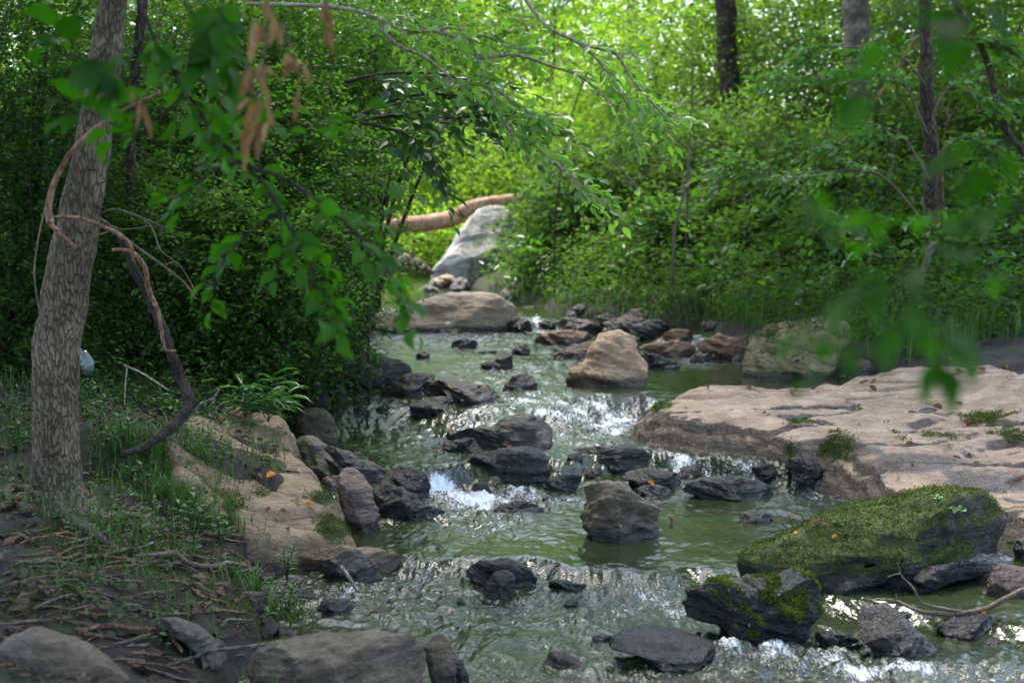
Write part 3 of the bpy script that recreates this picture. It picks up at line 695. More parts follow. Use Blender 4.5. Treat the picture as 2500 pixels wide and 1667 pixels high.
R('boulder', 'big worn grey-brown boulder at the bottom left of the stream', 'boulder', [(612, 1620), (622, 1592), (640, 1572), (680, 1556), (733, 1546), (780, 1540), (839, 1537), (900, 1540), (946, 1543), (1000, 1549), (1034, 1572), (1036, 1596), (1026, 1630), (1020, 1720), (620, 1720)], 'taupe', depth=4.75, thick=.7, lean=.7, wet=0, cuts=6, rough=.8, seed=21)
R('boulder', 'small upright tan stone leaning on the big worn boulder', 'boulder', [(1034, 1600), (1042, 1568), (1056, 1548), (1079, 1542), (1097, 1562), (1108, 1600), (1116, 1640), (1090, 1648), (1050, 1636)], 'taupe', depth=4.95, wet=.05, cuts=6, rough=.7)
R('rock', 'dark wet stone at the foot of the small upright tan stone', 'rock', [(1106, 1650), (1108, 1618), (1126, 1610), (1142, 1634), (1146, 1656)], 'dark', depth=5.05, wet=.2)
R('boulder', 'olive-grey boulder in the shade at the bottom left corner', 'boulder', [(-60, 1640), (-20, 1590), (30, 1556), (77, 1538), (153, 1541), (214, 1574), (270, 1618), (325, 1672), (330, 1740), (-60, 1740)], 'taupe', depth=4.2, thick=.6, lean=.6, wet=0, cuts=7, rough=.7, moss=.2)
R('slab_rock', 'narrow slab half buried in the soil above the worn boulder', 'rock', [(360, 1520), (380, 1508), (440, 1512), (497, 1536), (566, 1576), (540, 1590), (470, 1574), (400, 1548)], 'grey', depth=4.9, lean=.8, wet=0, z=0)
R('slab_rock', 'layered grey ledge behind the tan shelf at the right edge', 'rock', [(2380, 890), (2400, 862), (2442, 842), (2540, 840), (2600, 880), (2600, 930), (2476, 914), (2423, 902)], 'grey', lean=.7, depth=11.8, wet=0, thick=.5)

# the two big shelves of bedrock
def mf_left(U, V, P, n):
    b = blobs([(795, 1215, 40, 22, .95), (815, 1290, 48, 32, 1.1), (640, 1200, 30, 14, .6), (720, 1330, 80, 14, .5), (560, 1250, 40, 60, .6), (610, 1040, 30, 12, .5)], U, V)
    return b
slab('slab_rock', 'broad sandy slab sloping to the water on the left bank', 'rock',
     [(470, 1005, .60), (560, 985, .56), (670, 1005, .50), (722, 1046, .43), (704, 1086, .38), (724, 1122, .33), (760, 1146, .31), (776, 1176, .29), (824, 1208, .26), (800, 1224, .25), (846, 1276, .20), (815, 1300, .18), (745, 1312, .16), (680, 1318, .16), (610, 1312, .18), (565, 1265, .25), (500, 1190, .405), (430, 1120, .515), (390, 1060, .59)],
     'sand', base_drop=.22, ew=.08, cell=.012, seed=3, terr=.3, mossf=mf_left, rag=.06)
def mf_right(U, V, P, n):
    return blobs([(2048, 1085, 40, 30, 1.0), (2010, 1100, 22, 28, .8), (2400, 1020, 60, 18, .9), (2470, 1060, 50, 22, .8), (1620, 985, 28, 18, .9), (1600, 1000, 16, 14, .8), (2300, 1062, 90, 10, .55), (1930, 1105, 14, 18, .9), (1965, 1030, 40, 8, .6)], U, V)
slab('slab_rock', 'great tan shelf of bedrock with scattered dead leaves along the right side', 'rock',
     [(1590, 1000, .39), (1612, 978, .41), (1668, 968, .43), (1684, 948, .47), (1726, 936, .48), (1830, 940, .46), (1944, 945, .44), (2060, 943, .44), (2094, 920, .47), (2250, 893, .52), (2404, 888, .58), (2640, 890, .7), (2900, 1000, .6), (2950, 1200, .35), (2760, 1300, .23), (2600, 1262, .22), (2500, 1240, .22), (2395, 1205, .22), (2300, 1195, .23), (2228, 1172, .25), (2160, 1128, .29), (2100, 1088, .32), (2010, 1055, .36), (1960, 1052, .37), (1880, 1035, .38), (1800, 1020, .39), (1700, 1012, .39), (1640, 1008, .39)],
     'tan', base_drop=.3, ew=.2, cell=.013, seed=8, terr=.4, mossf=mf_right, rag=.06, wet=.09,
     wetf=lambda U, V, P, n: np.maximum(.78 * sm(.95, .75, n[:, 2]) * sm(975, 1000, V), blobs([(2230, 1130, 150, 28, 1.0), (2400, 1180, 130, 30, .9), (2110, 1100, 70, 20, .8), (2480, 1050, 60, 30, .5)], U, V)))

# ------------------------------------------------------------------ plants: numeric builders
def nrm(a): return a / (np.linalg.norm(a, axis=-1, keepdims=True) + 1e-12)

SHAPES = {
    # along, across, up ; faces
    'q': (np.array([(0, 0, 0), (.45, .5, .06), (1, 0, -.12), (.45, -.5, .06)]), [(0, 3, 2, 1)]),
    'o': (np.array([(0, 0, 0), (.22, .36, .05), (.5, .5, .06), (.8, .27, 0), (1, 0, -.14), (.8, -.27, 0), (.5, -.5, .06), (.22, -.36, .05), (.5, 0, -.02)]),
          [(0, 8, 2, 1), (8, 4, 3, 2), (0, 7, 6, 8), (8, 6, 5, 4)]),
    'l': (np.array([(0, 0, 0), (.2, .36, .05), (.45, .5, .08), (.75, .28, .02), (1, 0, -.22), (.75, -.28, .02), (.45, -.5, .08), (.2, -.36, .05), (.45, 0, .02), (.75, 0, -.05)]),
          [(0, 8, 2, 1), (8, 9, 3, 2), (9, 4, 3), (0, 7, 6, 8), (8, 6, 5, 9), (9, 5, 4)]),
}

def leaves_geo(P, D, L, wr, shape='q', up=.75, rg=RNG, flat=.5):
    """leaf blades at P pointing along D; returns verts, faces(list of arrays), tint"""
    M = len(P)
    tv, tf = SHAPES[shape]
    D = nrm(D)
    upv = np.array([0, 0, 1.0]) * up + rg.normal(size=(M, 3)) * flat
    A = nrm(np.cross(upv, D)); Nn = nrm(np.cross(D, A))
    L = np.broadcast_to(L, (M,)) if np.ndim(L) else np.full(M, L)
    sc = L * rg.uniform(.65, 1.2, M)
    V = (P[:, None] + sc[:, None, None] * (tv[None, :, 0, None] * D[:, None] + wr * tv[None, :, 1, None] * A[:, None] + tv[None, :, 2, None] * Nn[:, None]))
    nv = len(tv)
    base = (np.arange(M) * nv)[:, None]
    F = [base + np.array(f)[None] for f in tf]
    return V.reshape(-1, 3), F, nv

def leaf_obj(name, P, D, L, wr, mat, parent=None, shape='q', tint=None, up=.75, flat=.5, rg=RNG, origin=None, attrs=None):
    V, F, nv = leaves_geo(P, D, L, wr, shape, up, rg, flat)
    if tint is None: tint = np.clip(rg.normal(.5, .22, len(P)), 0, 1)
    tn = np.repeat(tint, nv)
    k = {len(f[0]) for f in F}
    if len(k) == 1: faces = np.concatenate(F)
    else: faces = [r for f in F for r in f]
    if origin is None and parent is not None: origin = np.array(parent.location)
    return obj(name, V, faces, mat, parent, smooth=False, attrs={'tint': tn}, origin=origin)

def catmull(pts, sub=6):
    pts = np.asarray(pts, float)
    if len(pts) < 3:
        t = np.linspace(0, 1, sub + 1)[:, None]; return pts[0] * (1 - t) + pts[-1] * t
    e = np.vstack([2 * pts[0] - pts[1], pts, 2 * pts[-1] - pts[-2]])
    out = []
    for i in range(1, len(e) - 2):
        for t in np.linspace(0, 1, sub, endpoint=False):
            a, b, c, d = e[i - 1:i + 3]
            out.append(.5 * (2 * b + (c - a) * t + (2 * a - 5 * b + 4 * c - d) * t * t + (3 * b - a - 3 * c + d) * t ** 3))
    out.append(e[-2]); return np.array(out)

class Tubes:
    def __init__(s): s.V = []; s.F = []; s.n = 0
    def add(s, path, rad, seg=6, sub=5, wob=0, rg=RNG, cap=True):
        path = np.asarray(path, float); rad = np.asarray(rad, float)
        if rad.ndim == 0: rad = np.full(len(path), float(rad))
        P = catmull(path, sub) if sub else path
        r = np.interp(np.linspace(0, 1, len(P)), np.linspace(0, 1, len(rad)), rad)
        if wob: P = P + rg.normal(size=P.shape) * wob * r[:, None]
        t = nrm(np.gradient(P, axis=0))
        ref = np.array([.3, .9, .2]) if abs(t[:, 2]).mean() > .6 else np.array([0, 0, 1.0])
        a = nrm(np.cross(t, ref)); b = np.cross(t, a)
        th = np.linspace(0, 2 * math.pi, seg, endpoint=False)
        rr = r[:, None] * (1 + (wob and 1) * .12 * fbm(np.stack([np.cos(th)[None] * 2 + P[:, :1] * 3, np.sin(th)[None] * 2 + P[:, 1:2] * 3, 0 * th[None] + P[:, 2:] * 6], -1), 2))
        V = P[:, None] + rr[..., None] * (np.cos(th)[None, :, None] * a[:, None] + np.sin(th)[None, :, None] * b[:, None])
        n = len(P); i = np.arange(n * seg).reshape(n, seg) + s.n
        j = np.roll(i, -1, 1)
        f = np.stack([i[:-1], j[:-1], j[1:], i[1:]], -1).reshape(-1, 4)
        s.V.append(V.reshape(-1, 3)); s.F.append(f); s.n += n * seg
        if cap:
            c = np.array([P[0], P[-1]]); s.V.append(c)
            k0 = s.n; s.n += 2
            f2 = [(k0, i[0, (q + 1) % seg], i[0, q], k0) for q in range(seg)]
            s.caps = getattr(s, 'caps', []) + [(k0, int(i[0, (q + 1) % seg]), int(i[0, q])) for q in range(seg)] + [(k0 + 1, int(i[-1, q]), int(i[-1, (q + 1) % seg])) for q in range(seg)]
        return P
    def build(s, name, mat, parent=None, origin=None):
        V = np.concatenate(s.V); Fq = np.concatenate(s.F)
        caps = getattr(s, 'caps', [])
        faces = [tuple(r) for r in Fq.tolist()] + caps if caps else Fq
        if origin is None and parent is not None: origin = np.array(parent.location)
        return obj(name, V, faces, mat, parent, origin=origin)

def thin_tubes(A, B, r):
    """many straight 3-sided stems at once, from A to B"""
    M = len(A); t = nrm(B - A); a = nrm(np.cross(t, np.array([.31, .2, .93]))); b = np.cross(t, a)
    th = np.array([0, 2.094, 4.189]); r = np.broadcast_to(r, (M,))
    ring = np.cos(th)[None, :, None] * a[:, None] + np.sin(th)[None, :, None] * b[:, None]
    V = np.concatenate([A[:, None] + ring * r[:, None, None], B[:, None] + ring * r[:, None, None] * .4], 1)
    base = (np.arange(M) * 6)[:, None]
    F = np.concatenate([base + np.array([[q, (q + 1) % 3, 3 + (q + 1) % 3, 3 + q]]) for q in range(3)])
    return V.reshape(-1, 3), F

def bush_geo(c, rad, twigs, per, tl, rg, droop=.35, shell=.45, floor=None):
    """leaf positions and directions on drooping twigs filling an uneven ellipsoid"""
    d = nrm(rg.normal(size=(twigs, 3)))
    q = rg.random(twigs) ** shell
    lump = 1 + .45 * fbm(d * 1.7 + c[0] * 3.1 + c[1], 3)
    S = np.array(c) + d * np.array(rad) * (q * lump)[:, None] * .95
    dr = nrm(d * .8 + rg.normal(size=(twigs, 3)) * .6 + np.array([0, 0, .25]))
    ln = tl * rg.uniform(.6, 1.4, twigs)
    t = (np.arange(per) + .6) / per
    P = S[:, None] + dr[:, None] * (ln[:, None] * t)[..., None]
    P[..., 2] -= (droop * ln[:, None] * t ** 2)
    side = nrm(np.cross(dr, np.array([0, 0, 1.0]) + rg.normal(size=(twigs, 3)) * .3))
    sg = np.where(np.arange(per) % 2, 1, -1)[None, :, None]
    D = dr[:, None] * .6 + side[:, None] * sg * .9 + rg.normal(size=(twigs, per, 3)) * .25
    E = S + dr * ln[:, None]; E[:, 2] -= droop * ln
    P = P.reshape(-1, 3); D = D.reshape(-1, 3)
    D[:, 2] -= .15
    tw = np.repeat(rg.normal(0, .16, twigs), per)
    if floor is not None:
        k = P[:, 2] > floor
        return S, E, P[k], D[k], tw[k]
    return S, E, P, D, tw

def shrub(label, cx, cy_, depth, rx, rz, twigs, per=9, leaf=.035, wr=.55, mat='thicket', ry=None, tl=.35, bark='dark', group=None, tintmu=.5, cat='bush', name='bush', shape='q', stems=True, seed=None, droop=.35, shell=.45):
    rg = np.random.default_rng(seed or int(abs(cx) * 7 + abs(cy_) * 3 + depth * 11))
    c = px(cx, cy_, depth)
    gz = float(T(np.array([c[0]]), np.array([c[1]]))[0])
    root = thing(name, label, cat, (c[0], c[1], gz), group)
    S, E, P, D, tw = bush_geo(c, (rx, ry or rx * .8, rz), twigs, per, tl, rg, droop, shell, gz - .05)
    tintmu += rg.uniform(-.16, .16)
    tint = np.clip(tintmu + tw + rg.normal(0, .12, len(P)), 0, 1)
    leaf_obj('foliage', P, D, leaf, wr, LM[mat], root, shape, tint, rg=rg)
    if stems:
        tb = Tubes()
        base = np.array([c[0], c[1], gz - .05])
        for k in range(9):
            j = rg.integers(len(S)); e = S[j]
            b = base + np.array([rg.uniform(-.15, .15), rg.uniform(-.15, .15), 0])
            mid = b * .5 + e * .5 + rg.normal(size=3) * .08 * rx + np.array([0, 0, .15 * rz])
            tb.add([b, mid, e], [.014 * (1 + rx), .009 * (1 + rx), .004], 5, 4)
        V1 = np.concatenate(tb.V); n0 = len(V1)
        k = rg.choice(len(S), min(len(S), 260), replace=False)
        V2, F2 = thin_tubes(S[k], E[k], .003 * (1 + .4 * rx))
        obj('stems', np.concatenate([V1, V2]), np.concatenate([np.concatenate(tb.F), F2 + n0]), BM[bark], root, origin=np.array(root.location))
    return root

# ------------------------------------------------------------------ thicket on the left bank
LT = 'bushes of the dark thicket on the left bank'
for a in [
    ('glossy small-leaved bush filling the top left behind the leaning oak', 420, 130, 11.5, 1.0, .9, 1500),
    ('glossy small-leaved bush at the top edge, left of the hanging dead leaves', 640, 110, 11.5, 1.0, .8, 1500),
    ('bright small-leaved bush right of the hanging dead leaves', 850, 130, 12.5, 1.0, .9, 1500),
    ('tall dense bush directly right of the oak trunk', 460, 400, 10.5, .85, .8, 1500),
    ('dense glossy bush in the middle of the left thicket', 680, 390, 10.8, .9, .8, 1600),
    ('drooping bush whose edge hangs over the fallen log', 840, 270, 12.3, .6, .6, 900),
    ('brownish twiggy bush low in the thicket beside the bent snag', 400, 640, 9.4, .7, .55, 1000),
    ('dense low bush hanging behind the big green leaves', 600, 620, 9.8, .75, .6, 1200),
    ('outer bush overhanging the water left of the far pool', 735, 610, 10.8, .6, .5, 1100),
    ('low glossy bush above the lance-leaved plant', 590, 795, 9.6, .45, .36, 800),
    ('low bush touching the water above the tan shore stone', 740, 800, 10.2, .42, .34, 700),
    ('dark bush seen between the oak trunk and the left edge, upper', 60, 180, 9.5, .85, .8, 1100),
    ('dark bush seen between the oak trunk and the left edge, middle', 20, 480, 9, .7, .7, 1000),
    ('dark bush at the left edge beside the foot of the oak', 10, 800, 8.6, .6, .55, 800),
    ('shaded bush behind the curved bare branch of the oak', 270, 330, 11.5, 1.0, .9, 1200),
    ('shaded bush behind the middle of the oak trunk', 230, 680, 10.6, .9, .7, 1100),
]:
    shrub(*a[:7], per=10, leaf=.044, mat='thicket', group=LT, tl=.34, tintmu=.15 if a[1] < 300 else .42 if a[1] < 500 else .58)  # far-left bushes get darker leaf colour, painting in the deep shade
for a in [('tree with small shaded leaves closing the left background', -500, 100, 14, 2.6, 2.6, 1500),
          ('tall bush closing the background behind the oak', 100, 0, 15, 2.4, 2.4, 1800), ('tall bush closing the background above the thicket', 620, -150, 16, 2.6, 2.2, 1800),
          ('deep dark bush low behind the oak trunk', 150, 600, 13, 2.0, 1.2, 1500), ('leafy bush deep behind the thicket above the far stream bend', 600, 430, 14.5, 1.25, 1.4, 1500),
          ('pale leafy bush over the far stream bend', 900, 130, 17, 1.6, 1.3, 1500)]:
    shrub(*a[:7], per=9, leaf=.07, mat='thicket', group=LT, tl=.6, tintmu=.5)

# ------------------------------------------------------------------ bushes and small trees on the right bank
RT = 'bushes of the tangle on the right bank'
k = 0
wds = [('pale leafy bush just right of the pale leaning boulder', 1420, 560, 21, 1.0, .8, 1000), ('rounded bush over the slanting ridged slab', 1480, 520, 20, 1.15, .9, 1200),
       ('soft green bush crossed by the thin leaning stick', 1620, 470, 21, 1.3, 1.1, 1300), ('soft green bush left of the mottled trunk', 1800, 430, 21.5, 1.4, 1.1, 1300),
       ('bush with broad pale leaves in front of the mottled trunk', 1950, 470, 18, 1.0, .7, 900), ('light green bush behind the light green grass clump', 1690, 610, 18, .9, .6, 900),
       ('light green bush above the big mossy far boulder', 1880, 640, 17, .85, .55, 900), ('low bush above the flat brown ledge of the far shore', 1560, 650, 18.6, .8, .45, 800),
       ('low bush on the bank below the pale boulder', 1400, 660, 20, .7, .4, 700), ('low bush left of the brown right trunk', 2080, 640, 16, .75, .5, 800),
       ('dark bush right of the brown right trunk', 2370, 560, 16, 1.1, .8, 1000), ('dark bush at the right edge, low down', 2500, 700, 14.5, .8, .5, 800),
       ('deep green bush behind the brown right trunk', 2220, 420, 19, 1.4, 1.1, 1200), ('dark bush filling the right edge, halfway up', 2460, 350, 19, 1.5, 1.3, 1200)]
for a in wds:
    shrub(*a[:7], per=7, leaf=.11, wr=.5, mat='bank', group=RT, tl=.5, bark='brown', tintmu=.55 if a[1] < 2050 else .4)
for a in [('tree crown of fresh green between the pale trunk and the dark trunk', 1650, 200, 27, 2.4, 2.0, 1700), ('tree crown left of the mottled trunk, near the top edge', 1880, 130, 25, 2.0, 2.0, 1500),
          ('shaded tree crown between the two right trunks', 2180, 150, 23, 2.0, 2.0, 1500), ('shaded tree crown in the top right corner', 2440, 80, 21, 2.0, 2.0, 1500),
          ('bright bushy tree above the pale leaning boulder', 1420, 380, 29, 2.2, 1.6, 1600), ('hazy bright bush behind the fallen log', 1130, 430, 31, 2.0, 1.5, 1500),
          ('fresh green bush left behind the fallen log', 960, 470, 28, 1.2, 1.2, 1000), ('fresh green low bush between the log and the pale boulder', 1060, 600, 25.5, 1.0, .5, 600), ('tree crown in the bright gap behind the overhanging branches', 1120, 180, 34, 3.0, 2.4, 1600),
          ('tree crown of pale leaves high over the fallen log', 1340, 80, 33, 2.6, 2.4, 1600)]:
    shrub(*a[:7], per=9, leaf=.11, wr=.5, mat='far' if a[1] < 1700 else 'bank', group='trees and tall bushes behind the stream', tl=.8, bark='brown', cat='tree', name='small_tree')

# far wood as one mass
rg = np.random.default_rng(5)
n = 12500
cx = rg.uniform(-34, 34, n); cyy = rg.uniform(38, 58, n); cz = rg.uniform(0, 13.5, n)
keepm = fbm(np.stack([cx * .16, cyy * .16, cz * .2], -1), 3) > -.25
S = np.stack([cx, cyy, cz + 1], -1)[keepm]
per = 14
P = S[:, None] + rg.normal(size=(len(S), per, 3)) * np.array([.6, .6, .4])
P = P.reshape(-1, 3); D = rg.normal(size=P.shape); D[:, 2] -= .2
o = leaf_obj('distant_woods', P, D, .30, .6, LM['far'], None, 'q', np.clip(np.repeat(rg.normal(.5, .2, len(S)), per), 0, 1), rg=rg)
tag(o, kind='stuff')

rv = np.random.default_rng(123)
words = ['small', 'broad', 'tall', 'spreading', 'pale', 'ragged']
for i in range(12):
    x = [1330, 1450, 1560, 1700, 1800, 1930, 2060, 2160, 2330, 2420, 2480, 1620][i]; y = [640, 560, 690, 560, 690, 560, 700, 600, 640, 560, 740, 590][i]; dp = [19, 19.5, 17.6, 18, 15.8, 17, 14.6, 15.6, 14.4, 15, 13.2, 17.6][i]
    shrub('%s broad-leaved plant standing out of the right bank, %s from the left of its group' % (words[i % 6], ['first', 'third', 'fourth', 'sixth', 'seventh', 'eighth', 'ninth', 'tenth', 'eleventh', 'twelfth', 'last', 'fifth'][i]), x, y, dp, rv.uniform(.3, .6), rv.uniform(.25, .5), 60, per=6, leaf=rv.uniform(.12, .17), wr=rv.uniform(.35, .6), mat='fine', group='broad-leaved plants on the right bank', tl=.45, bark='brown', tintmu=rv.uniform(.25, .6), shape='o', cat='plant', name='plant')

# ------------------------------------------------------------------ undergrowth, grass, litter
def scatter(n, poly_px, depth_rng, rg, dens=None):
    """points on the ground with photograph x inside poly range, by depth"""
    out = []
    y = np.sqrt(rg.uniform(depth_rng[0] ** 2, depth_rng[1] ** 2, n * 3))
    x = y * rg.uniform(-.46, .46, n * 3)
    z = T(x, y); s = sdf(STREAM, x, y)
    U, V = to_px(np.stack([x, y, z], -1))
    k = (s > .12) & (U > poly_px[0]) & (U < poly_px[1])
    P = np.stack([x, y, z], -1)[k]
    if dens is not None: P = P[dens(P)]
    return P[:n]

def undergrowth(name, P, rg, h=(.2, .6), per=9, leaf=.055, wr=.45, mat='bank', spread=.22, tintmu=.5):
    M = len(P); H = rg.uniform(*h, M) * (1 + .5 * fbm(p3(P[:, 0] * .8, P[:, 1] * .8), 2))
    lean = rg.normal(size=(M, 3)) * .25; lean[:, 2] = 1
    t = (np.arange(per) + 1) / per
    Q = P[:, None] + lean[:, None] * (H[:, None] * t)[..., None] + rg.normal(size=(M, per, 3)) * spread * .35
    D = rg.normal(size=(M, per, 3)); D[..., 2] = D[..., 2] * .4 + .1
    tint = np.clip(np.repeat(tintmu + rg.normal(0, .17, M) + .25 * fbm(p3(P[:, 0] * .5, P[:, 1] * .5, 3.), 2), per), 0, 1)
    o = leaf_obj(name, Q.reshape(-1, 3), D.reshape(-1, 3), leaf, wr, LM[mat], None, 'q', tint, rg=rg, up=1.2)
    return tag(o, kind='stuff')

rg = np.random.default_rng(9)
undergrowth('undergrowth', scatter(14000, (1200, 2700), (12, 27), rg), rg, (.2, .75), 9, .07, .4, 'bank', tintmu=.55)
undergrowth('undergrowth', scatter(5000, (-300, 900), (8.0, 22), rg, lambda P: P[:, 1] > 8.0), rg, (.12, .4), 8, .05, .4, 'thicket', tintmu=.5)

rg = np.random.default_rng(19)
undergrowth('undergrowth', scatter(2400, (-200, 560), (4.9, 8.6), rg, lambda P: fbm(p3(P[:, 0] * 1.6, P[:, 1] * 1.6, 2.), 3) > .35 - .14 * (P[:, 1] - 4.9)), rg, (.03, .14), 7, .032, .42, 'herb', spread=.12, tintmu=.45)

def grass(name, P, rg, h=(.1, .25), wdt=.004, mat='grass', droop=.5, tintmu=.5):
    M = len(P); H = rg.uniform(*h, M); az = rg.uniform(0, 6.28, M); ln = rg.uniform(.1, 1, M) * droop
    dirh = np.stack([np.cos(az), np.sin(az), 0 * az], -1); side = np.stack([-np.sin(az), np.cos(az), 0 * az], -1)
    k = 5; t = np.linspace(0, 1, k)
    C = P[:, None] + dirh[:, None] * (H * ln)[:, None, None] * (t ** 1.8)[None, :, None] + np.array([0, 0, 1.0]) * (H[:, None] * (t - .45 * ln[:, None] * t ** 2.5))[..., None]
    wv = wdt * (1 - t ** 2) + .0004
    A = C + side[:, None] * wv[None, :, None]; B = C - side[:, None] * wv[None, :, None]
    V = np.stack([A, B], 2).reshape(M, 2 * k, 3)
    base = (np.arange(M) * 2 * k)[:, None]
    F = np.concatenate([base + np.array([[2 * q, 2 * q + 1, 2 * q + 3, 2 * q + 2]]) for q in range(k - 1)])
    tint = np.repeat(np.clip(tintmu + rg.normal(0, .2, M), 0, 1), 2 * k)
    o = obj(name, V.reshape(-1, 3), F, LM[mat], None, smooth=False, attrs={'tint': tint})
    return tag(o, kind='stuff')

def tufts(spots, n, spread, rg, zoff=0):
    out = []
    for (x, y) in spots:
        d = cast(x, y); c = px(x, y, d)
        q = c + rg.normal(size=(n, 3)) * spread; q[:, 2] = np.maximum(T(q[:, 0], q[:, 1]), 0) + zoff
        out.append(q)
    return np.concatenate(out)

rg = np.random.default_rng(21)
grass('grass', tufts([(450, 1180), (470, 1150), (500, 1170), (520, 1200), (440, 1240), (490, 1260), (530, 1280), (410, 1210), (380, 1150), (350, 1120), (300, 1090), (640, 1480)], 130, np.array([.085, .08, 0]), rg), rg, (.04, .17), .0028, droop=1.0, tintmu=.4)
g2 = scatter(5200, (-200, 720), (4.2, 9.5), rg, lambda P: fbm(p3(P[:, 0] * 1.1, P[:, 1] * 1.1, 8.), 3) > .05)
grass('grass', g2, rg, (.04, .14), .0025, tintmu=.35)
grass('grass', np.concatenate([px(1600, 770, 17.3) + rg.normal(size=(500, 3)) * np.array([.25, .25, .02]), px(1660, 790, 16.9) + rg.normal(size=(420, 3)) * np.array([.22, .2, .02]), px(1560, 745, 17.8) + rg.normal(size=(420, 3)) * np.array([.25, .25, .02]), px(1470, 725, 19) + rg.normal(size=(500, 3)) * np.array([.5, .25, .02])]), rg, (.2, .5), .012, tintmu=.62, droop=.9)
grass('grass', scatter(9000, (1700, 2700), (11.8, 20), rg), rg, (.12, .4), .007, tintmu=.5)

rg = np.random.default_rng(23)
yy = rg.uniform(14.5, 21, 9000); xx = yy * rg.uniform(-.02, .34, 9000); ss = sdf(STREAM, xx, yy); kk = (ss > .03) & (ss < .7)
grass('grass', np.stack([xx, yy, T(xx, yy)], -1)[kk], rg, (.08, .3), .008, tintmu=.4, droop=1.0)
# leaf litter and moss on the near left bank
def litter(name, P, rg, size=(.03, .07), mat='litter', tint=.5):
    M = len(P); az = rg.uniform(0, 6.28, M)
    D = np.stack([np.cos(az), np.sin(az), rg.normal(0, .15, M)], -1)
    Q = P + np.array([0, 0, .008]) + np.stack([0 * az, 0 * az, rg.uniform(0, .012, M)], -1)
    o = leaf_obj(name, Q, D, rg.uniform(*size, M), .5, LM[mat], None, 'o', np.clip(rg.normal(tint, .3, M), 0, 1), up=1, flat=.35, rg=rg)
    return tag(o, kind='stuff')
litter('leaf_litter', scatter(3800, (-300, 760), (4.0, 10), rg), rg)
litter('leaf_litter', scatter(2500, (1900, 2700), (11.8, 18), rg), rg, (.04, .09), tint=.2)

def creepers(name, spots, n, spread, rg, leaf=.018, mat='moss', tint=.5, shape='q', wr=.6, zj=.02):
    P = tufts(spots, n, spread, rg); P[:, 2] += rg.uniform(0, zj, len(P))
    D = rg.normal(size=P.shape); D[:, 2] = np.abs(D[:, 2]) * .8 + .2
    tag(leaf_obj(name, P, D, leaf, wr, LM[mat], None, shape, np.clip(rg.normal(tint, .25, len(P)), 0, 1), rg=rg), kind='stuff')
creepers('moss', [(230, 1360), (300, 1310), (120, 1300), (420, 1330), (60, 1480), (330, 1200), (240, 1170), (620, 1520), (560, 1480), (640, 1470), (500, 1400), (160, 1440), (380, 1380), (540, 1350)], 900, np.array([.10, .10, 0]), rg, .011, zj=.012)

# moss tufts standing on the mossy rocks (a part of each rock)
rg = np.random.default_rng(31)
bpy.context.view_layer.update()
def grow_moss(idx, n, size=.012, thr=.45, spread=1.0, tint=.55):
    o, P, F, mv, vn = MOSSY[idx]
    F = np.asarray(F); a = P[F].mean(1); mm = mv[F].mean(1); nn = nrm(vn[F].mean(1))
    e1 = P[F[:, 1]] - P[F[:, 0]]; e2 = P[F[:, 3]] - P[F[:, 0]]
    area = np.linalg.norm(np.cross(e1, e2), axis=1)
    patch = mm + .55 * fbm(a * 9, 3)
    w_ = area * (patch > thr)
    if w_.sum() <= 0: return
    j = rg.choice(len(F), n, p=w_ / w_.sum())
    Q = a[j] + rg.normal(size=(n, 3)) * np.sqrt(area[j])[:, None] * .5
    D = nn[j] * .9 + rg.normal(size=(n, 3)) * .6
    tn = np.clip(tint + .5 * fbm(Q * 12, 2) + rg.normal(0, .15, n), 0, 1)
    V, Fs, nv = leaves_geo(Q, D, np.full(n, size), .55, 'q', .5, rg, .6)
    org = np.array(o.location)
    m = obj('moss', V, np.concatenate(Fs), LM['moss'], None, smooth=False, attrs={'tint': np.repeat(tn, nv)}, origin=org)
    m.parent = o; m.location = (0, 0, 0)
def find(s): return next(i for i, o in enumerate(ROCKS) if s in o['label'])
grow_moss(find('long whale-like'), 26000, .010, .52, tint=.5)
grow_moss(find('bright moss cap'), 9000, .012, .48, tint=.65)
grow_moss(find('broad sandy slab'), 9000, .011, .42, tint=.45)
grow_moss(find('great tan shelf'), 6000, .016, .45, tint=.6)
grow_moss(find('big squat boulder'), 5000, .014, .45, tint=.4)

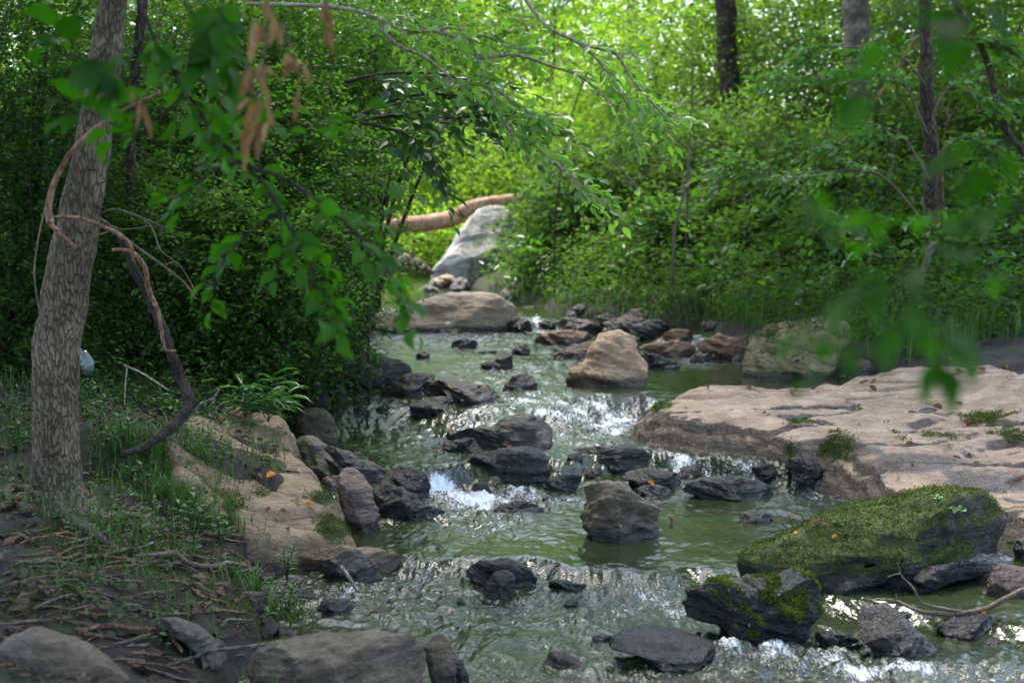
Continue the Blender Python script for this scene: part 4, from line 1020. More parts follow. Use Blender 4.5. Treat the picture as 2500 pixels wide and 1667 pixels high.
# ------------------------------------------------------------------ trees
def tree(label, pts, depth, bark, crown=None, branches=(), name='tree', seg=26, lean=0., roots=None, cat='tree', wob=.05):
    """pts: (x, y, width) in photograph pixels from the foot up; the foot stands on the ground"""
    p0 = px(pts[0][0], pts[0][1], depth)
    gz = float(T(np.array([p0[0]]), np.array([p0[1]]))[0])
    root = thing(name, label, cat, (p0[0], p0[1], gz))
    n = len(pts)
    path = [px(x, y, depth + lean * i / n) for i, (x, y, w_) in enumerate(pts)]
    rad = [w_ / 2 / F * (depth + lean * i / n) for i, (x, y, w_) in enumerate(pts)]
    if path[0][2] > gz - .1:
        path = [np.array([path[0][0], path[0][1], gz - .15])] + path; rad = [rad[0] * 1.08] + rad
    top = path[-1]; up = nrm(path[-1] - path[-2])
    if crown:
        for k in range(1, 4):
            path.append(top + (up * .5 + np.array([0, 0, .5])) * k * crown['h'] / 3); rad.append(rad[n - 1] * (1 - .22 * k))
    tb = Tubes()
    tb.add(path, rad, seg, 8, wob)
    tb.build('trunk', BM[bark], root)
    for b in branches:
        tb = Tubes()
        bd = b.get('depth', depth)
        tb.add([px(x, y, bd + q[0] if (q := (r + (0,))[2:]) else bd) for r in [tuple(v) for v in b['pts']] for x, y in [r[:2]]], [v / 2 / F * bd for v in b['w']], 10, 6, .08)
        tb.build('branch', BM[b.get('bark', bark)], root)
    if crown:
        rr = np.random.default_rng(int(pts[0][0]))
        c = np.array(crown['c'])
        S, E, P, D, tw = bush_geo(c, crown['r'], crown['n'], 10, crown.get('tl', .9), rr, .3, .35)
        tint = np.clip(.5 + tw + rr.normal(0, .12, len(P)), 0, 1)
        leaf_obj('crown', P, D, crown.get('leaf', .13), .55, LM[crown.get('mat', 'bank')], root, 'q', tint, rg=rr)
        tb = Tubes(); tp = path[-1]
        for k in range(14):
            e = S[rr.integers(len(S))]; s0 = path[-1 - rr.integers(0, 3)]
            tb.add([s0, s0 * .5 + e * .5 + rr.normal(size=3) * .3, e], [rad[-1] * .6, rad[-1] * .35, .012], 6, 4)
        tb.build('limb', BM[bark], root)
    return root, path, rad

oak, opath, orad = tree('leaning rough-barked oak at the left, standing among exposed roots',
    [(146, 1262, 210), (140, 1225, 158), (137, 1180, 126), (135, 1100, 110), (134, 1000, 108), (140, 850, 114), (160, 710, 108), (188, 560, 100), (222, 380, 88), (250, 200, 76), (268, 60, 70), (282, -80, 66)],
    6.15, 'oak', dict(h=4.5, c=(-4.2, 4.2, 7.8), r=(6.6, 8.5, 1.9), n=6500, leaf=.19), seg=40, wob=.02)  # unseen crown, widened over stream and camera to block sky and sun
# its roots
for pts, ws in [
    ([(140, 1235), (190, 1262), (260, 1268), (322, 1268), (355, 1290), (362, 1310)], [42, 30, 22, 20, 16, 8]),
    ([(120, 1240), (60, 1222), (20, 1240), (-40, 1260)], [40, 30, 24, 18]),
    ([(110, 1250), (150, 1262), (210, 1300), (262, 1336), (290, 1360)], [40, 34, 30, 24, 10]),
    ([(60, 1236), (110, 1228), (152, 1232), (160, 1240)], [18, 16, 16, 8]),
    ([(40, 1170), (20, 1200), (30, 1240)], [34, 26, 16])]:
    tb = Tubes(); P = []
    for x, y in pts:
        d = cast(x, y); q = px(x, y, d); q[2] = float(T(q[:1], q[1:2])[0]) + .012; P.append(q)
    P[0] = P[0] * .6 + .4 * np.array(opath[1])
    tb.add(P, [v / 2 / F * 5.8 for v in ws], 10, 6, .12, cap=False)
    tb.build('root', BM['oak'], oak)
# bare branches of the oak
for nm, pts, ws, dp in [
    ('branch', [(122, 545), (118, 500), (140, 430), (175, 370), (225, 320), (285, 280), (330, 255), (392, 226)], [20, 17, 14, 12, 11, 10, 9, 6], 5.6),
    ('branch', [(122, 545), (150, 575), (186, 604)], [14, 10, 6], 5.6),
    ('branch', [(135, 530), (190, 532), (250, 552), (300, 580), (320, 600), (325, 640)], [8, 9, 10, 11, 9, 6], 5.7)]:
    tb = Tubes(); tb.add([px(x, y, dp) for x, y in pts], [v / 2 / F * dp for v in ws], 10, 6, .08); tb.build(nm, BM['red'], oak)

SG = 'thin sapling stems standing in the greenery'
rs = np.random.default_rng(61)
for i in range(13):
    side = i % 5
    x = rs.uniform(1330, 2480) if side else rs.uniform(260, 900)
    y0 = rs.uniform(500, 640) if side else rs.uniform(560, 760); dp = rs.uniform(15, 20) if side else rs.uniform(9.6, 10.4)
    ln = rs.uniform(180, 520); k = rs.normal(0, .25); c_ = rs.normal(0, 25)
    P = [px(x, y0, dp), px(x + k * ln * .5 + c_, y0 - ln * .5, dp + .1), px(x + k * ln, y0 - ln, dp)]
    gz = float(T(P[0][:1], P[0][1:2])[0]); P = [np.array([P[0][0], P[0][1], min(gz, P[0][2])])] + P
    w_ = rs.uniform(4, 8); tb = Tubes(); tb.add(P, [w_ / 2 / F * dp, w_ / 2 / F * dp, w_ / 3 / F * dp, .003], 7, 5, .1)
    for q in range(3):
        e = P[2] + (P[3] - P[2]) * rs.uniform(-.5, .8); tb.add([e, e + rs.normal(size=3) * [.25, .1, .1] + [0, 0, .12], e + rs.normal(size=3) * [.5, .2, .15] + [0, 0, .3]], [.006, .004, .002], 5, 4)
    o = tb.build('sapling', BM[['grey', 'brown', 'twig', 'red'][i % 4]] if side else BM['dark'], None, origin=P[0])
    tag(o, 'thin %s sapling stem among the bushes on the %s bank' % (['mottled grey', 'dark brown', 'pale brown', 'reddish'][i % 4], 'right' if side else 'left'), 'sapling', SG)

TREES = [
 dict(label='mottled grey trunk with pale patches at the right, tallest near the top edge', pts=[(2118, 640, 52), (2112, 520, 44), (2106, 360, 46), (2098, 260, 52), (2092, 120, 60), (2090, -60, 64)], depth=20, bark='grey',
      crown=dict(h=5, c=(4.0, 18.5, 11), r=(4.8, 3.6, 2), n=2800, leaf=.19),  # unseen crown, placed to throw shade on the right bank
      branches=[dict(pts=[(2112, 290), (2150, 240), (2185, 180), (2215, 130), (2240, 90)], w=[20, 18, 15, 13, 10], bark='red')]),
 dict(label='dark slender brown trunk rising from the grass at the right', pts=[(2262, 700, 52), (2268, 620, 46), (2274, 520, 42), (2276, 400, 36), (2266, 280, 34), (2262, 150, 32), (2256, -60, 30)], depth=15, bark='brown',
      crown=dict(h=4.5, c=(3.4, 13.8, 9.2), r=(3.9, 3.6, 1.6), n=2600, leaf=.17)),  # crown out of view, set here to shade the right bank
 dict(label='brown trunk behind the foliage between the bright gap and the mottled trunk', pts=[(1785, 330, 44), (1778, 180, 48), (1772, 60, 50), (1768, -60, 52)], depth=24, bark='brown', crown=dict(h=4, c=(8, 26, 12), r=(3, 3, 2.5), n=900, leaf=.2)),
 dict(label='pale sunlit trunk far off in the bright gap at the top', pts=[(1546, 260, 30), (1545, 120, 30), (1544, 20, 31), (1543, -60, 31)], depth=32.5, bark='pale', crown=dict(h=4, c=(3, 36, 12), r=(3, 3, 2.5), n=900, leaf=.24)),
 dict(label='thin dark tree leaning left at the far right edge', pts=[(2520, 440, 16), (2461, 325, 15), (2434, 249, 15), (2403, 134, 14), (2338, 19, 13), (2300, -60, 12)], depth=13.5, bark='brown'),
 dict(label='thin shaded trunk behind the top of the oak', pts=[(318, 330, 22), (330, 180, 24), (345, 40, 24), (352, -50, 24)], depth=9.5, bark='brown'),
]
for t in TREES: tree(**t, seg=20)

def stick(label, pts, ws, depth, bark='twig', name='stick', cat='stick', group=None, forks=(), ground=False, seg=8, wob=.12):
    P = [px(x, y, depth if not isinstance(depth, (list, tuple)) else depth[i]) for i, (x, y) in enumerate(pts)]
    if ground:
        P = []
        for x, y in pts:
            d = cast(x, y); q = px(x, y, d); q[2] = max(float(T(q[:1], q[1:2])[0]), float(W(q[:1], q[1:2])[0])) + ground; P.append(q)
    dm = np.mean([q[1] for q in P])
    tb = Tubes(); tb.add(P, [w_ / 2 / F * dm for w_ in ws], seg, 6, wob)
    for fp, fw in forks:
        tb.add([px(x, y, dm) for x, y in fp] if not ground else [px(x, y, dm + .02) for x, y in fp], [w_ / 2 / F * dm for w_ in fw], 6, 5, .1)
    o = tb.build(name, BM[bark], None, origin=P[0])
    return tag(o, label, cat, group)

stick('thick bare orange-brown log fallen across the far end of the stream', [(880, 560), (930, 556), (990, 550), (1060, 542), (1108, 532), (1140, 512), (1180, 497), (1240, 487), (1300, 478), (1345, 462)], [34, 36, 40, 40, 40, 34, 28, 24, 16, 8], 23, 'log', 'fallen_log', 'log', seg=18, wob=.02, forks=[([(1130, 520), (1150, 500), (1175, 480)], [12, 8, 4])])
stick('grey driftwood trunk with two stubs beside the pale boulder', [(935, 668), (960, 650), (990, 645), (1030, 655), (1058, 668)], [14, 36, 44, 30, 12], 21.5, 'grey', 'driftwood', 'driftwood', seg=14, forks=[([(985, 640), (970, 618), (952, 600)], [20, 14, 9]), ([(1000, 632), (1008, 612), (1010, 604)], [9, 7, 5])])
stick('bent dark snag curving down from the thicket to the left slab', [(285, 560), (320, 640), (362, 720), (398, 800), (418, 860), (440, 920), (462, 975), (440, 1020), (400, 1060), (350, 1090), (295, 1110)], [14, 20, 24, 26, 26, 26, 28, 26, 24, 20, 12], [7.4, 7.4, 7.4, 7.35, 7.3, 7.3, 7.2, 7.1, 7.0, 6.9, 6.8], 'dark', 'snag', 'dead branch')
stick('pale kinked dead branch hanging in front of the dark snag', [(275, 610), (320, 615), (352, 650), (365, 710), (385, 760), (395, 810), (402, 852), (430, 856)], [10, 11, 11, 13, 11, 9, 8, 6], 7.0, 'red', 'dead_branch', 'dead branch')
stick('tangled pale twig running right from the oak past the kinked branch', [(215, 515), (260, 545), (330, 600), (400, 650), (450, 690), (478, 730)], [6, 7, 7, 6, 5, 3], 6.4, 'twig', 'twig', 'twig', forks=[([(400, 650), (430, 640), (460, 680), (482, 722)], [4, 4, 3, 2]), ([(260, 545), (300, 560), (370, 552), (410, 550)], [4, 4, 3, 2])])
stick('thin arched twig above the tangle right of the oak', [(250, 520), (275, 512), (330, 525), (370, 555), (392, 610), (430, 640)], [4, 5, 5, 4, 4, 2], 6.3, 'twig', 'twig', 'twig', forks=[([(330, 525), (380, 545), (412, 560)], [3, 3, 2])])
stick('long thin hanging vine on the left side of the oak', [(112, 500), (90, 600), (84, 680), (100, 780), (110, 850), (128, 910), (160, 940), (186, 965)], [4, 4, 4, 4, 4, 4, 4, 3], 5.5, 'twig', 'vine', 'vine')
stick('forked grey twig crossing the oak below the curved branch', [(132, 640), (160, 612), (186, 604), (215, 585), (265, 565)], [3, 4, 5, 5, 3], 5.6, 'twig', 'twig', 'twig', forks=[([(186, 604), (170, 622), (158, 634)], [4, 3, 2])])
stick('straight pale sticks making an angle among the weeds behind the oak', [(302, 890), (345, 910), (380, 932), (412, 953)], [4, 5, 5, 4], 7.6, 'pale', 'stick', 'stick', forks=[([(310, 895), (306, 940), (304, 990)], [5, 4, 3])])
stick('forked bare branch reaching in over the still pool at lower right', [(2540, 1432), (2500, 1440), (2455, 1460), (2400, 1488), (2330, 1497), (2250, 1492), (2190, 1468), (2140, 1462)], [18, 16, 14, 15, 13, 10, 9, 7], 5.7, 'twig', 'branch', 'branch', forks=[([(2345, 1492), (2300, 1484), (2250, 1470), (2230, 1435), (2205, 1410), (2196, 1400), (2166, 1408)], [8, 7, 6, 6, 5, 4, 3]), ([(2198, 1402), (2195, 1385), (2192, 1372)], [4, 3, 2]), ([(2186, 1466), (2189, 1450)], [5, 4])])
stick('short stick leaning on the dark triangular boulder', [(830, 1380), (850, 1405), (866, 1432), (872, 1440)], [9, 9, 8, 6], 6.25, 'pale', 'stick', 'stick')
stick('small black twig sticking up out of the ripples below the tan shelf', [(1940, 1205), (1950, 1180), (1962, 1160), (1968, 1140), (1955, 1110), (1948, 1100)], [5, 4, 4, 3, 2, 1.5], 8.15, 'dark', 'twig', 'twig', forks=[([(1950, 1206), (1965, 1190), (1985, 1170)], [4, 3, 2])])
stick('thin brown stem leaning in the bushes above the far bank', [(1488, 384), (1530, 430), (1560, 470), (1600, 530), (1630, 600)], [4, 6, 7, 7, 7], 18, 'twig', 'stick', 'dead stem')
stick('leaning grey dead stem below the brown right trunk', [(2276, 590), (2255, 660), (2235, 730), (2218, 800), (2200, 860)], [12, 16, 16, 14, 12], 13.6, 'grey', 'snag', 'dead stem')
stick('long lichen-spotted stick lying across the soil to the worn boulder', [(240, 1580), (300, 1610), (372, 1632), (450, 1612), (520, 1588), (600, 1578), (650, 1572)], [8, 10, 11, 11, 10, 10, 7], 4.75, 'grey', 'stick', 'stick')
stick('curved mossy root-like stick at the water edge of the left bank', [(330, 1380), (380, 1372), (430, 1370), (460, 1395), (520, 1402), (560, 1392), (610, 1400)], [7, 10, 12, 12, 11, 10, 6], 5.3, 'twig', 'stick', 'stick', ground=.03)
stick('reddish bare root lying in the hollow above the long lichened stick', [(190, 1555), (260, 1548), (340, 1552), (400, 1556), (430, 1585), (445, 1610)], [10, 12, 12, 13, 12, 8], 4.8, 'red', 'stick', 'root', ground=.02)
stick('pale twig lying over the mouth of the small inlet on the left', [(640, 1460), (690, 1452), (730, 1462), (768, 1467)], [7, 7, 6, 4], 5.9, 'grey', 'stick', 'stick', ground=.015)
stick('light knotted stick at the back edge of the sandy slab', [(470, 1010), (492, 985), (520, 972), (535, 950)], [8, 9, 8, 4], 8.6, 'pale', 'stick', 'stick')
G = 'dead twigs strewn over the near left bank'
rg = np.random.default_rng(41)
for i in range(130):
    x, y = rg.uniform(-40, 640), rg.uniform(1290, 1650)
    a = rg.uniform(-.5, .5) + (math.pi if rg.random() < .5 else 0); ln = rg.uniform(50, 190)
    if x + ln * math.cos(a) > 680: continue
    pts = [(x + ln * q * math.cos(a) + rg.normal(0, 5), y + ln * q * math.sin(a) * .6 + rg.normal(0, 4)) for q in (0, .35, .7, 1)]
    w0 = rg.uniform(3, 9)
    stick(['thin brown-grey dead twig on the dark soil of the near left bank', 'thin dark brown twig on the soil of the near left bank', 'thin pale grey twig on the soil of the near left bank', 'thin reddish twig on the soil of the near left bank'][i % 4], pts, [w0, w0, w0 * .8, w0 * .4], 5, ['twig', 'brown', 'grey', 'red'][i % 4], 'fallen_twig', 'twig', G, ground=.012, seg=5)

# ------------------------------------------------------------------ leafy branches
def branch(label, mains, depth, leaf, wr, mat, bark, nleaf, twig_len, per_tw, shape='l', name='leafy_branch', tint=.5, up=.8, droop=.2, seed=1, ws=(9, 3), nt=60, group=None, jit=.0, flat=.4, spreadz=.5):
    rr = np.random.default_rng(seed)
    A = []; tb = Tubes()
    for mpts in mains:
        P = np.array([px(p[0], p[1], depth + (p[2] if len(p) > 2 else 0)) for p in mpts])
        w0, w1 = ws
        A.append(tb.add(P, [w0 / 2 / F * depth, (w0 + w1) / 4 / F * depth, w1 / 2 / F * depth], 7, 8, .1))
    root = thing(name, label, 'branch', A[0][0], group)
    S = []; D = []
    wts = np.array([len(a) for a in A], float); wts /= wts.sum()
    for k in range(nt):
        a = A[rr.choice(len(A), p=wts)]; j = rr.integers(max(1, len(a) // 5), len(a))
        t = nrm(a[j] - a[j - 1]); sd_ = nrm(np.cross(t, [0, 0, 1.0])) * rr.choice([-1, 1])
        S.append(a[j]); D.append(nrm(t * rr.uniform(.4, 1) + sd_ * rr.uniform(.3, 1) + np.array([0, 0, rr.normal(0, spreadz) - droop])))
    S = np.array(S); D = np.array(D); ln = twig_len * rr.uniform(.4, 1.3, nt)
    t = (np.arange(per_tw) + 1) / per_tw
    P = S[:, None] + D[:, None] * (ln[:, None] * t)[..., None]; P[..., 2] -= droop * ln[:, None] * t ** 2
    side = nrm(np.cross(D, np.array([0, 0, 1.0]) + rr.normal(size=D.shape) * .25))
    sg = np.where(np.arange(per_tw) % 2, 1, -1)[None, :, None]
    LD = D[:, None] * .7 + side[:, None] * sg * .8 + rr.normal(size=P.shape) * .18
    LD[:, -1] = D + rr.normal(size=D.shape) * .1
    LD[..., 2] -= .12
    for k in range(nt): tb.add(np.vstack([S[k], P[k]]), [1.1 / 2 / F * depth * (ws[0] / 9 + .5), .5 / F * depth], 5, 0)
    tb.build('stem', BM[bark], root)
    tn = np.clip(tint + np.repeat(rr.normal(0, .12, nt), per_tw) + rr.normal(0, .12, nt * per_tw), 0, 1)
    leaf_obj('leaves', P.reshape(-1, 3), LD.reshape(-1, 3), leaf, wr, LM[mat], root, shape, tn, up=up, flat=flat, rg=rr)
    return root

# near left: broad green leaves, a little out of focus
branch('long dark branch with broad bright green leaves hanging in front of the thicket', [
    [(330, -40), (337, 0), (367, 69), (383, 107), (421, 172), (452, 222), (482, 264), (517, 314), (551, 360), (586, 394), (640, 440), (681, 517), (689, 615)],
    [(600, 400), (700, 440), (790, 500), (860, 560), (930, 640), (990, 720)], [(660, 470), (710, 560), (750, 630), (780, 690), (800, 750)],
    [(586, 394), (520, 420), (450, 470), (400, 500)], [(421, 172), (500, 200), (600, 260), (700, 300), (770, 310)], [(681, 517), (620, 560), (560, 620), (510, 700)], [(452, 222), (420, 260), (370, 290), (300, 260)]],
    3.7, .068, .6, 'near', 'dark', 0, .15, 3, tint=.75, seed=3, ws=(11, 3), nt=88, droop=.03, flat=.55, spreadz=.35)
branch('blurred leafy branch across the top left corner', [
    [(420, -60), (340, 20), (270, 60), (200, 90), (100, 70)], [(270, 60), (260, 120), (220, 150), (150, 130)], [(420, -60), (460, 20), (480, 60), (500, 100)], [(560, -60), (545, 0), (540, 60), (560, 130)]],
    3.1, .085, .65, 'near', 'dark', 0, .12, 3, tint=.4, seed=5, ws=(7, 3), nt=18, droop=.05, flat=.5)
branch('small pair of green leaves in front of the oak below the curved branch', [[(300, 310), (270, 300), (230, 280), (200, 265)]], 3.6, .085, .6, 'near', 'dark', 0, .07, 2, tint=.7, seed=8, ws=(4, 3), nt=3, droop=.1)
# centre: fine twigs with small pointed leaves reaching down over the water
CB = [[(600, 10), (700, 12), (800, 16), (880, 30), (940, 55), (990, 75), (1060, 76), (1110, 68), (1140, 90), (1170, 150), (1190, 200), (1210, 262), (1240, 308), (1290, 345), (1340, 385), (1390, 425), (1440, 455), (1490, 490)],
      [(800, -20), (840, 12)], [(925, 65), (970, 110), (1040, 140), (1100, 190), (1130, 220)], [(1060, 76), (1110, 90), (1180, 88), (1230, 110), (1280, 122)],
      [(1270, -20), (1320, 50), (1360, 80), (1420, 110), (1470, 160), (1510, 220), (1535, 270), (1545, 330)], [(1420, 110), (1500, 130), (1540, 190), (1600, 260), (1630, 290)], [(1170, 140), (1260, 135), (1340, 160), (1420, 190), (1500, 260)],
      [(1190, 200), (1240, 240), (1300, 280), (1340, 330)], [(1340, 385), (1400, 440), (1420, 490)]]
branch('slender pale branch with small pointed leaves arching down over the stream', CB, 7.3, .074, .45, 'fine', 'pale', 0, .30, 6, tint=.85, seed=13, ws=(10, 4), nt=150, droop=.0, shape='o', spreadz=.35)
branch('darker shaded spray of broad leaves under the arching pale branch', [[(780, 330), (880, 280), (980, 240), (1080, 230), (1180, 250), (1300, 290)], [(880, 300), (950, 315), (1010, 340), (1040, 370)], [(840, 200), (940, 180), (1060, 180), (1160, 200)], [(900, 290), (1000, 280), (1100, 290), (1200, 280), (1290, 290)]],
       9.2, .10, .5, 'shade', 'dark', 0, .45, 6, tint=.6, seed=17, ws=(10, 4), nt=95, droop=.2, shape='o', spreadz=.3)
# right: sprays in the middle distance
for lab, pts, dp, nt_, mt, tn in [
    ('level spray of pale leaves in front of the mottled trunk, upper', [(2262, 210), (2200, 140), (2120, 120), (2010, 115), (1975, 130)], 13.5, 46, 'bank', .9),
    ('level spray of pale leaves in front of the mottled trunk, middle', [(2265, 330), (2200, 200), (2100, 180), (2000, 190), (1900, 190)], 13.2, 52, 'bank', .95),
    ('sparse spray of leaves left of the brown right trunk, lower', [(2270, 440), (2200, 330), (2130, 325), (2040, 350), (1980, 360)], 13, 44, 'bank', .85),
    ('broad-leaved spray over the grass left of the brown right trunk', [(2270, 560), (2150, 430), (2020, 420), (1900, 430), (1820, 400), (1760, 420)], 14, 80, 'bank', 1.0),
    ('leaf spray right of the brown right trunk near the top', [(2270, 180), (2340, 110), (2400, 100), (2450, 120)], 13.4, 40, 'bank', .6),
    ('fine drooping twig with leaves at the right of the brown right trunk', [(2276, 280), (2320, 215), (2400, 240), (2480, 250)], 13.1, 36, 'bank', .75),
    ('leaf spray over the shadows right of the brown right trunk', [(2276, 400), (2340, 340), (2400, 360), (2470, 400)], 13.4, 44, 'bank', .7)]:
    branch(lab, [pts], dp, .095, .5, 'fine', 'twig', 0, .42, 6, tint=tn * .85, seed=int(pts[0][1]), ws=(7, 3), nt=int(nt_ * 1.15), droop=.1, shape='o', spreadz=.2)
# very near right: strongly blurred leaves
branch('strongly blurred dark green leafy branch close to the camera on the right', [
    [(2700, 500), (2520, 510), (2440, 520), (2360, 530)], [(2640, 700), (2480, 690), (2350, 660), (2240, 660), (2140, 690), (2060, 670)], [(2240, 700), (2200, 780), (2190, 860)], [(2240, 660), (2130, 600), (2060, 560), (2010, 560)], [(2260, 700), (2290, 800), (2300, 880)], [(2190, 860), (2120, 850), (2080, 840)]],
    1.45, .047, .5, 'near', 'dark', 0, .06, 3, tint=.7, seed=23, ws=(5, 3), nt=26, droop=0, flat=.15, up=1.6, spreadz=.15)
branch('blurred twig with two leaves hanging near the mottled trunk', [[(2200, -60), (2170, 60), (2110, 180), (2060, 300)]], 1.3, .05, .5, 'near', 'dark', 0, .03, 2, tint=.35, seed=29, ws=(4, 3), nt=3, droop=.1)
branch('blurred dark leaves at the top right edge', [[(2450, -60), (2380, 0), (2330, 20)], [(2560, 300), (2490, 320), (2440, 310)]], 1.4, .055, .5, 'near', 'dark', 0, .05, 3, tint=.2, seed=33, ws=(5, 3), nt=7, droop=.1)
r_ = branch('single crisp-edged green leaf hanging above the tan shelf', [[(2240, 840), (2262, 880), (2280, 905)]], 2.3, .085, .45, 'near', 'dark', 0, .02, 1, tint=.5, seed=37, ws=(4, 3), nt=1, droop=.3)

# dead leaf clusters hanging on thin stems
def dead_cluster(label, specs, depth, stempts, seed):
    rr = np.random.default_rng(seed)
    root = thing('dead_leaf_cluster', label, 'dead leaves', px(*stempts[0], depth))
    tb = Tubes(); tb.add([px(x, y, depth) for x, y in stempts], [.0022, .0018, .0014], 6, 6, .1)
    tb.build('stem', BM['twig'], root)
    for (x0, y0, x1, y1, w_) in specs:
        dz = rr.normal(0, .02)
        a = px(x0, y0, depth + dz); b = px(x1, y1, depth + dz + rr.normal(0, .02))
        L = np.linalg.norm(b - a); w0 = w_ / F * depth * .62
        n = 12; t = np.linspace(0, 1, n); m = 7; s = np.linspace(-1, 1, m)
        D = (b - a) / L; yaw = rr.uniform(-.8, .8)
        A = np.array([math.cos(yaw), math.sin(yaw), 0.0]); A = nrm(A - D * (A @ D)); Nn = np.cross(D, A)
        bow = rr.normal(0, .05) * L
        C = a + D * (L * t)[:, None] + Nn * (bow * np.sin(t * math.pi))[:, None] + A * (rr.normal(0, .03) * L * np.sin(t * 3))[:, None]
        prof = w0 * np.sin(np.clip(t, .02, .98) ** .8 * math.pi) ** .8
        curl = rr.uniform(.5, 1.3) + .4 * np.sin(t * 5 + rr.uniform(0, 6))
        ang = s[None] * curl[:, None]
        V = C[:, None] + A * (prof[:, None] * np.sin(ang) / 1.1)[..., None] + Nn * (prof[:, None] * (1 - np.cos(ang)) * 1.1 + .0012 * rr.normal(size=(n, m)))[..., None]
        i = np.arange(n * m).reshape(n, m)
        f = np.stack([i[:-1, :-1], i[1:, :-1], i[1:, 1:], i[:-1, 1:]], -1).reshape(-1, 4)
        tn = np.clip(rr.normal(.55, .2) + .15 * rr.normal(size=n * m), 0, 1)
        obj('leaf', V.reshape(-1, 3), f, LM['dead'], root, attrs={'tint': tn}, origin=np.array(root.location))
dead_cluster('long bunch of curled tan dead leaves hanging in front of the thicket', [
    (652, -20, 648, 60, 22), (655, 20, 680, 95, 20), (668, 40, 660, 110, 20), (625, 50, 608, 158, 24), (632, 60, 660, 112, 16), (690, 70, 686, 120, 16), (612, 160, 584, 240, 22), (620, 165, 618, 240, 20), (640, 150, 662, 255, 26), (645, 160, 678, 192, 14),
    (610, 242, 582, 280, 20), (618, 245, 600, 322, 24), (632, 240, 632, 330, 24), (648, 240, 668, 314, 22), (628, 290, 596, 426, 30), (640, 300, 628, 390, 28), (655, 300, 640, 350, 18), (615, 320, 606, 372, 18)], 3.05, [(655, -40), (650, 80), (630, 240), (632, 300)], 1)
dead_cluster('ragged bunch of brown dead leaves right of the long tan bunch', [(712, 135, 686, 205, 18), (722, 140, 735, 180, 20), (738, 145, 756, 212, 16), (705, 130, 690, 165, 16), (728, 185, 724, 250, 16), (722, 240, 716, 300, 16), (712, 140, 722, 175, 26)], 3.1, [(690, 60), (712, 120), (728, 190)], 2)
dead_cluster('narrow reddish bunch of dead leaves hanging from the top edge, right of the others', [(792, 10, 784, 55, 14), (798, 15, 812, 84, 18), (790, 50, 804, 115, 20), (806, 60, 814, 154, 16), (796, 0, 800, 60, 18)], 3.1, [(800, -40), (797, 10), (800, 60)], 3)
dead_cluster('three thin brown dead leaves hanging from the curved branch by the oak', [(324, 215, 322, 262, 11), (340, 250, 330, 330, 16), (348, 248, 374, 342, 15)], 3.6, [(352, 225), (345, 240), (342, 252)], 4)

# ------------------------------------------------------------------ herbs
def herb(label, base, stems, depth=None, leaf=.1, wr=.24, mat='lance', per=9, name='plant', tint=.5, group=None, seed=1, z=0, shape='l'):
    """stems: photograph pixels of each stem tip"""
    rr = np.random.default_rng(seed)
    d = depth or cast(*base); b = px(*base, d)
    root = thing(name, label, 'plant', b, group); tb = Tubes(); P = []; D = []
    for tx, ty in stems:
        e = px(tx, ty, d + rr.normal(0, .04))
        c = tb.add([b, b * .5 + e * .5 + np.array([0, 0, .15 * np.linalg.norm(e - b)]), e], [.003, .0025, .0015], 6, 6)
        for k in range(per):
            j = int(len(c) * (.3 + .7 * (k + 1) / per)) - 1
            az = k * 2.4 + rr.uniform(0, .6)
            P.append(c[j]); D.append(np.array([math.cos(az), math.sin(az) * .7, .35 if k > per - 3 else .1]))
    tb.build('stem', BM['twig'] if mat == 'none' else LM['herb'], root)
    n = len(P)
    leaf_obj('leaves', np.array(P), np.array(D), leaf, wr, LM[mat], root, shape, np.clip(rr.normal(tint, .15, n), 0, 1), up=1, flat=.15, rg=rr)
    return root
herb('lance-leaved plant with long pointed leaves growing on the left slab', (655, 1030), [(610, 985), (640, 940), (668, 915), (700, 960), (665, 990)], 8.3, .19, .2, per=9, seed=2, tint=.6)
herb('arching lance-leaved shoot left of the larger lance-leaved plant', (600, 1020), [(590, 930), (575, 975), (620, 960)], 8.35, .17, .18, per=8, seed=4, tint=.5)
herb('little lance-leaved sprig growing from the moss at the slab edge', (838, 1268), [(832, 1225), (846, 1238)], None, .07, .2, per=6, seed=3, tint=.7)
WG = 'leafy weeds on the near left bank'
for i, (bx, by, tips, lab) in enumerate([
    (470, 1320, [(455, 1230), (500, 1240), (530, 1215), (480, 1200)], 'tall fresh green weed in front of the left slab'),
    (430, 1330, [(415, 1250), (440, 1220), (400, 1270)], 'fresh green weed left of the tall weed by the slab'),
    (540, 1340, [(530, 1260), (560, 1275), (520, 1240)], 'fine green weed under the front edge of the slab'),
    (640, 1380, [(630, 1290), (650, 1270), (660, 1320)], 'thin-stemmed weed at the inlet below the slab'),
    (700, 1420, [(690, 1340), (720, 1330), (705, 1360)], 'thin-stemmed weed before the thin tan plank'),
    (650, 1470, [(640, 1400), (670, 1410), (630, 1430)], 'small broad-leaved weed at the left waterline'),
    (700, 1500, [(720, 1430), (690, 1440), (735, 1460)], 'small weed overhanging the ripples at the left waterline'),
    (640, 1540, [(620, 1500), (660, 1490)], 'low weed behind the big worn boulder'),
    (270, 1120, [(262, 1040), (290, 1050), (240, 1060)], 'broad-leaved weed right of the oak foot'),
    (300, 1080, [(290, 1010), (320, 1020), (270, 1020)], 'leafy weed between the oak and the snag'),
    (250, 1060, [(230, 980), (260, 960), (215, 1000)], 'tall leafy weed close behind the oak'),
    (330, 1180, [(350, 1130), (380, 1150), (310, 1140)], 'low sedge-like weed above the tree roots'),
    (200, 1010, [(220, 940), (240, 930)], 'shaded weed behind the right side of the oak'),
    (400, 1020, [(400, 960), (430, 950), (440, 980)], 'shaded weed below the angled pale sticks'),
    (40, 1100, [(20, 1040), (50, 1030), (70, 1060)], 'dim weed left of the oak foot')]):
    herb(lab, (bx, by), tips, None, .055, .3, 'herb', 8, seed=50 + i, tint=.5, group=WG)
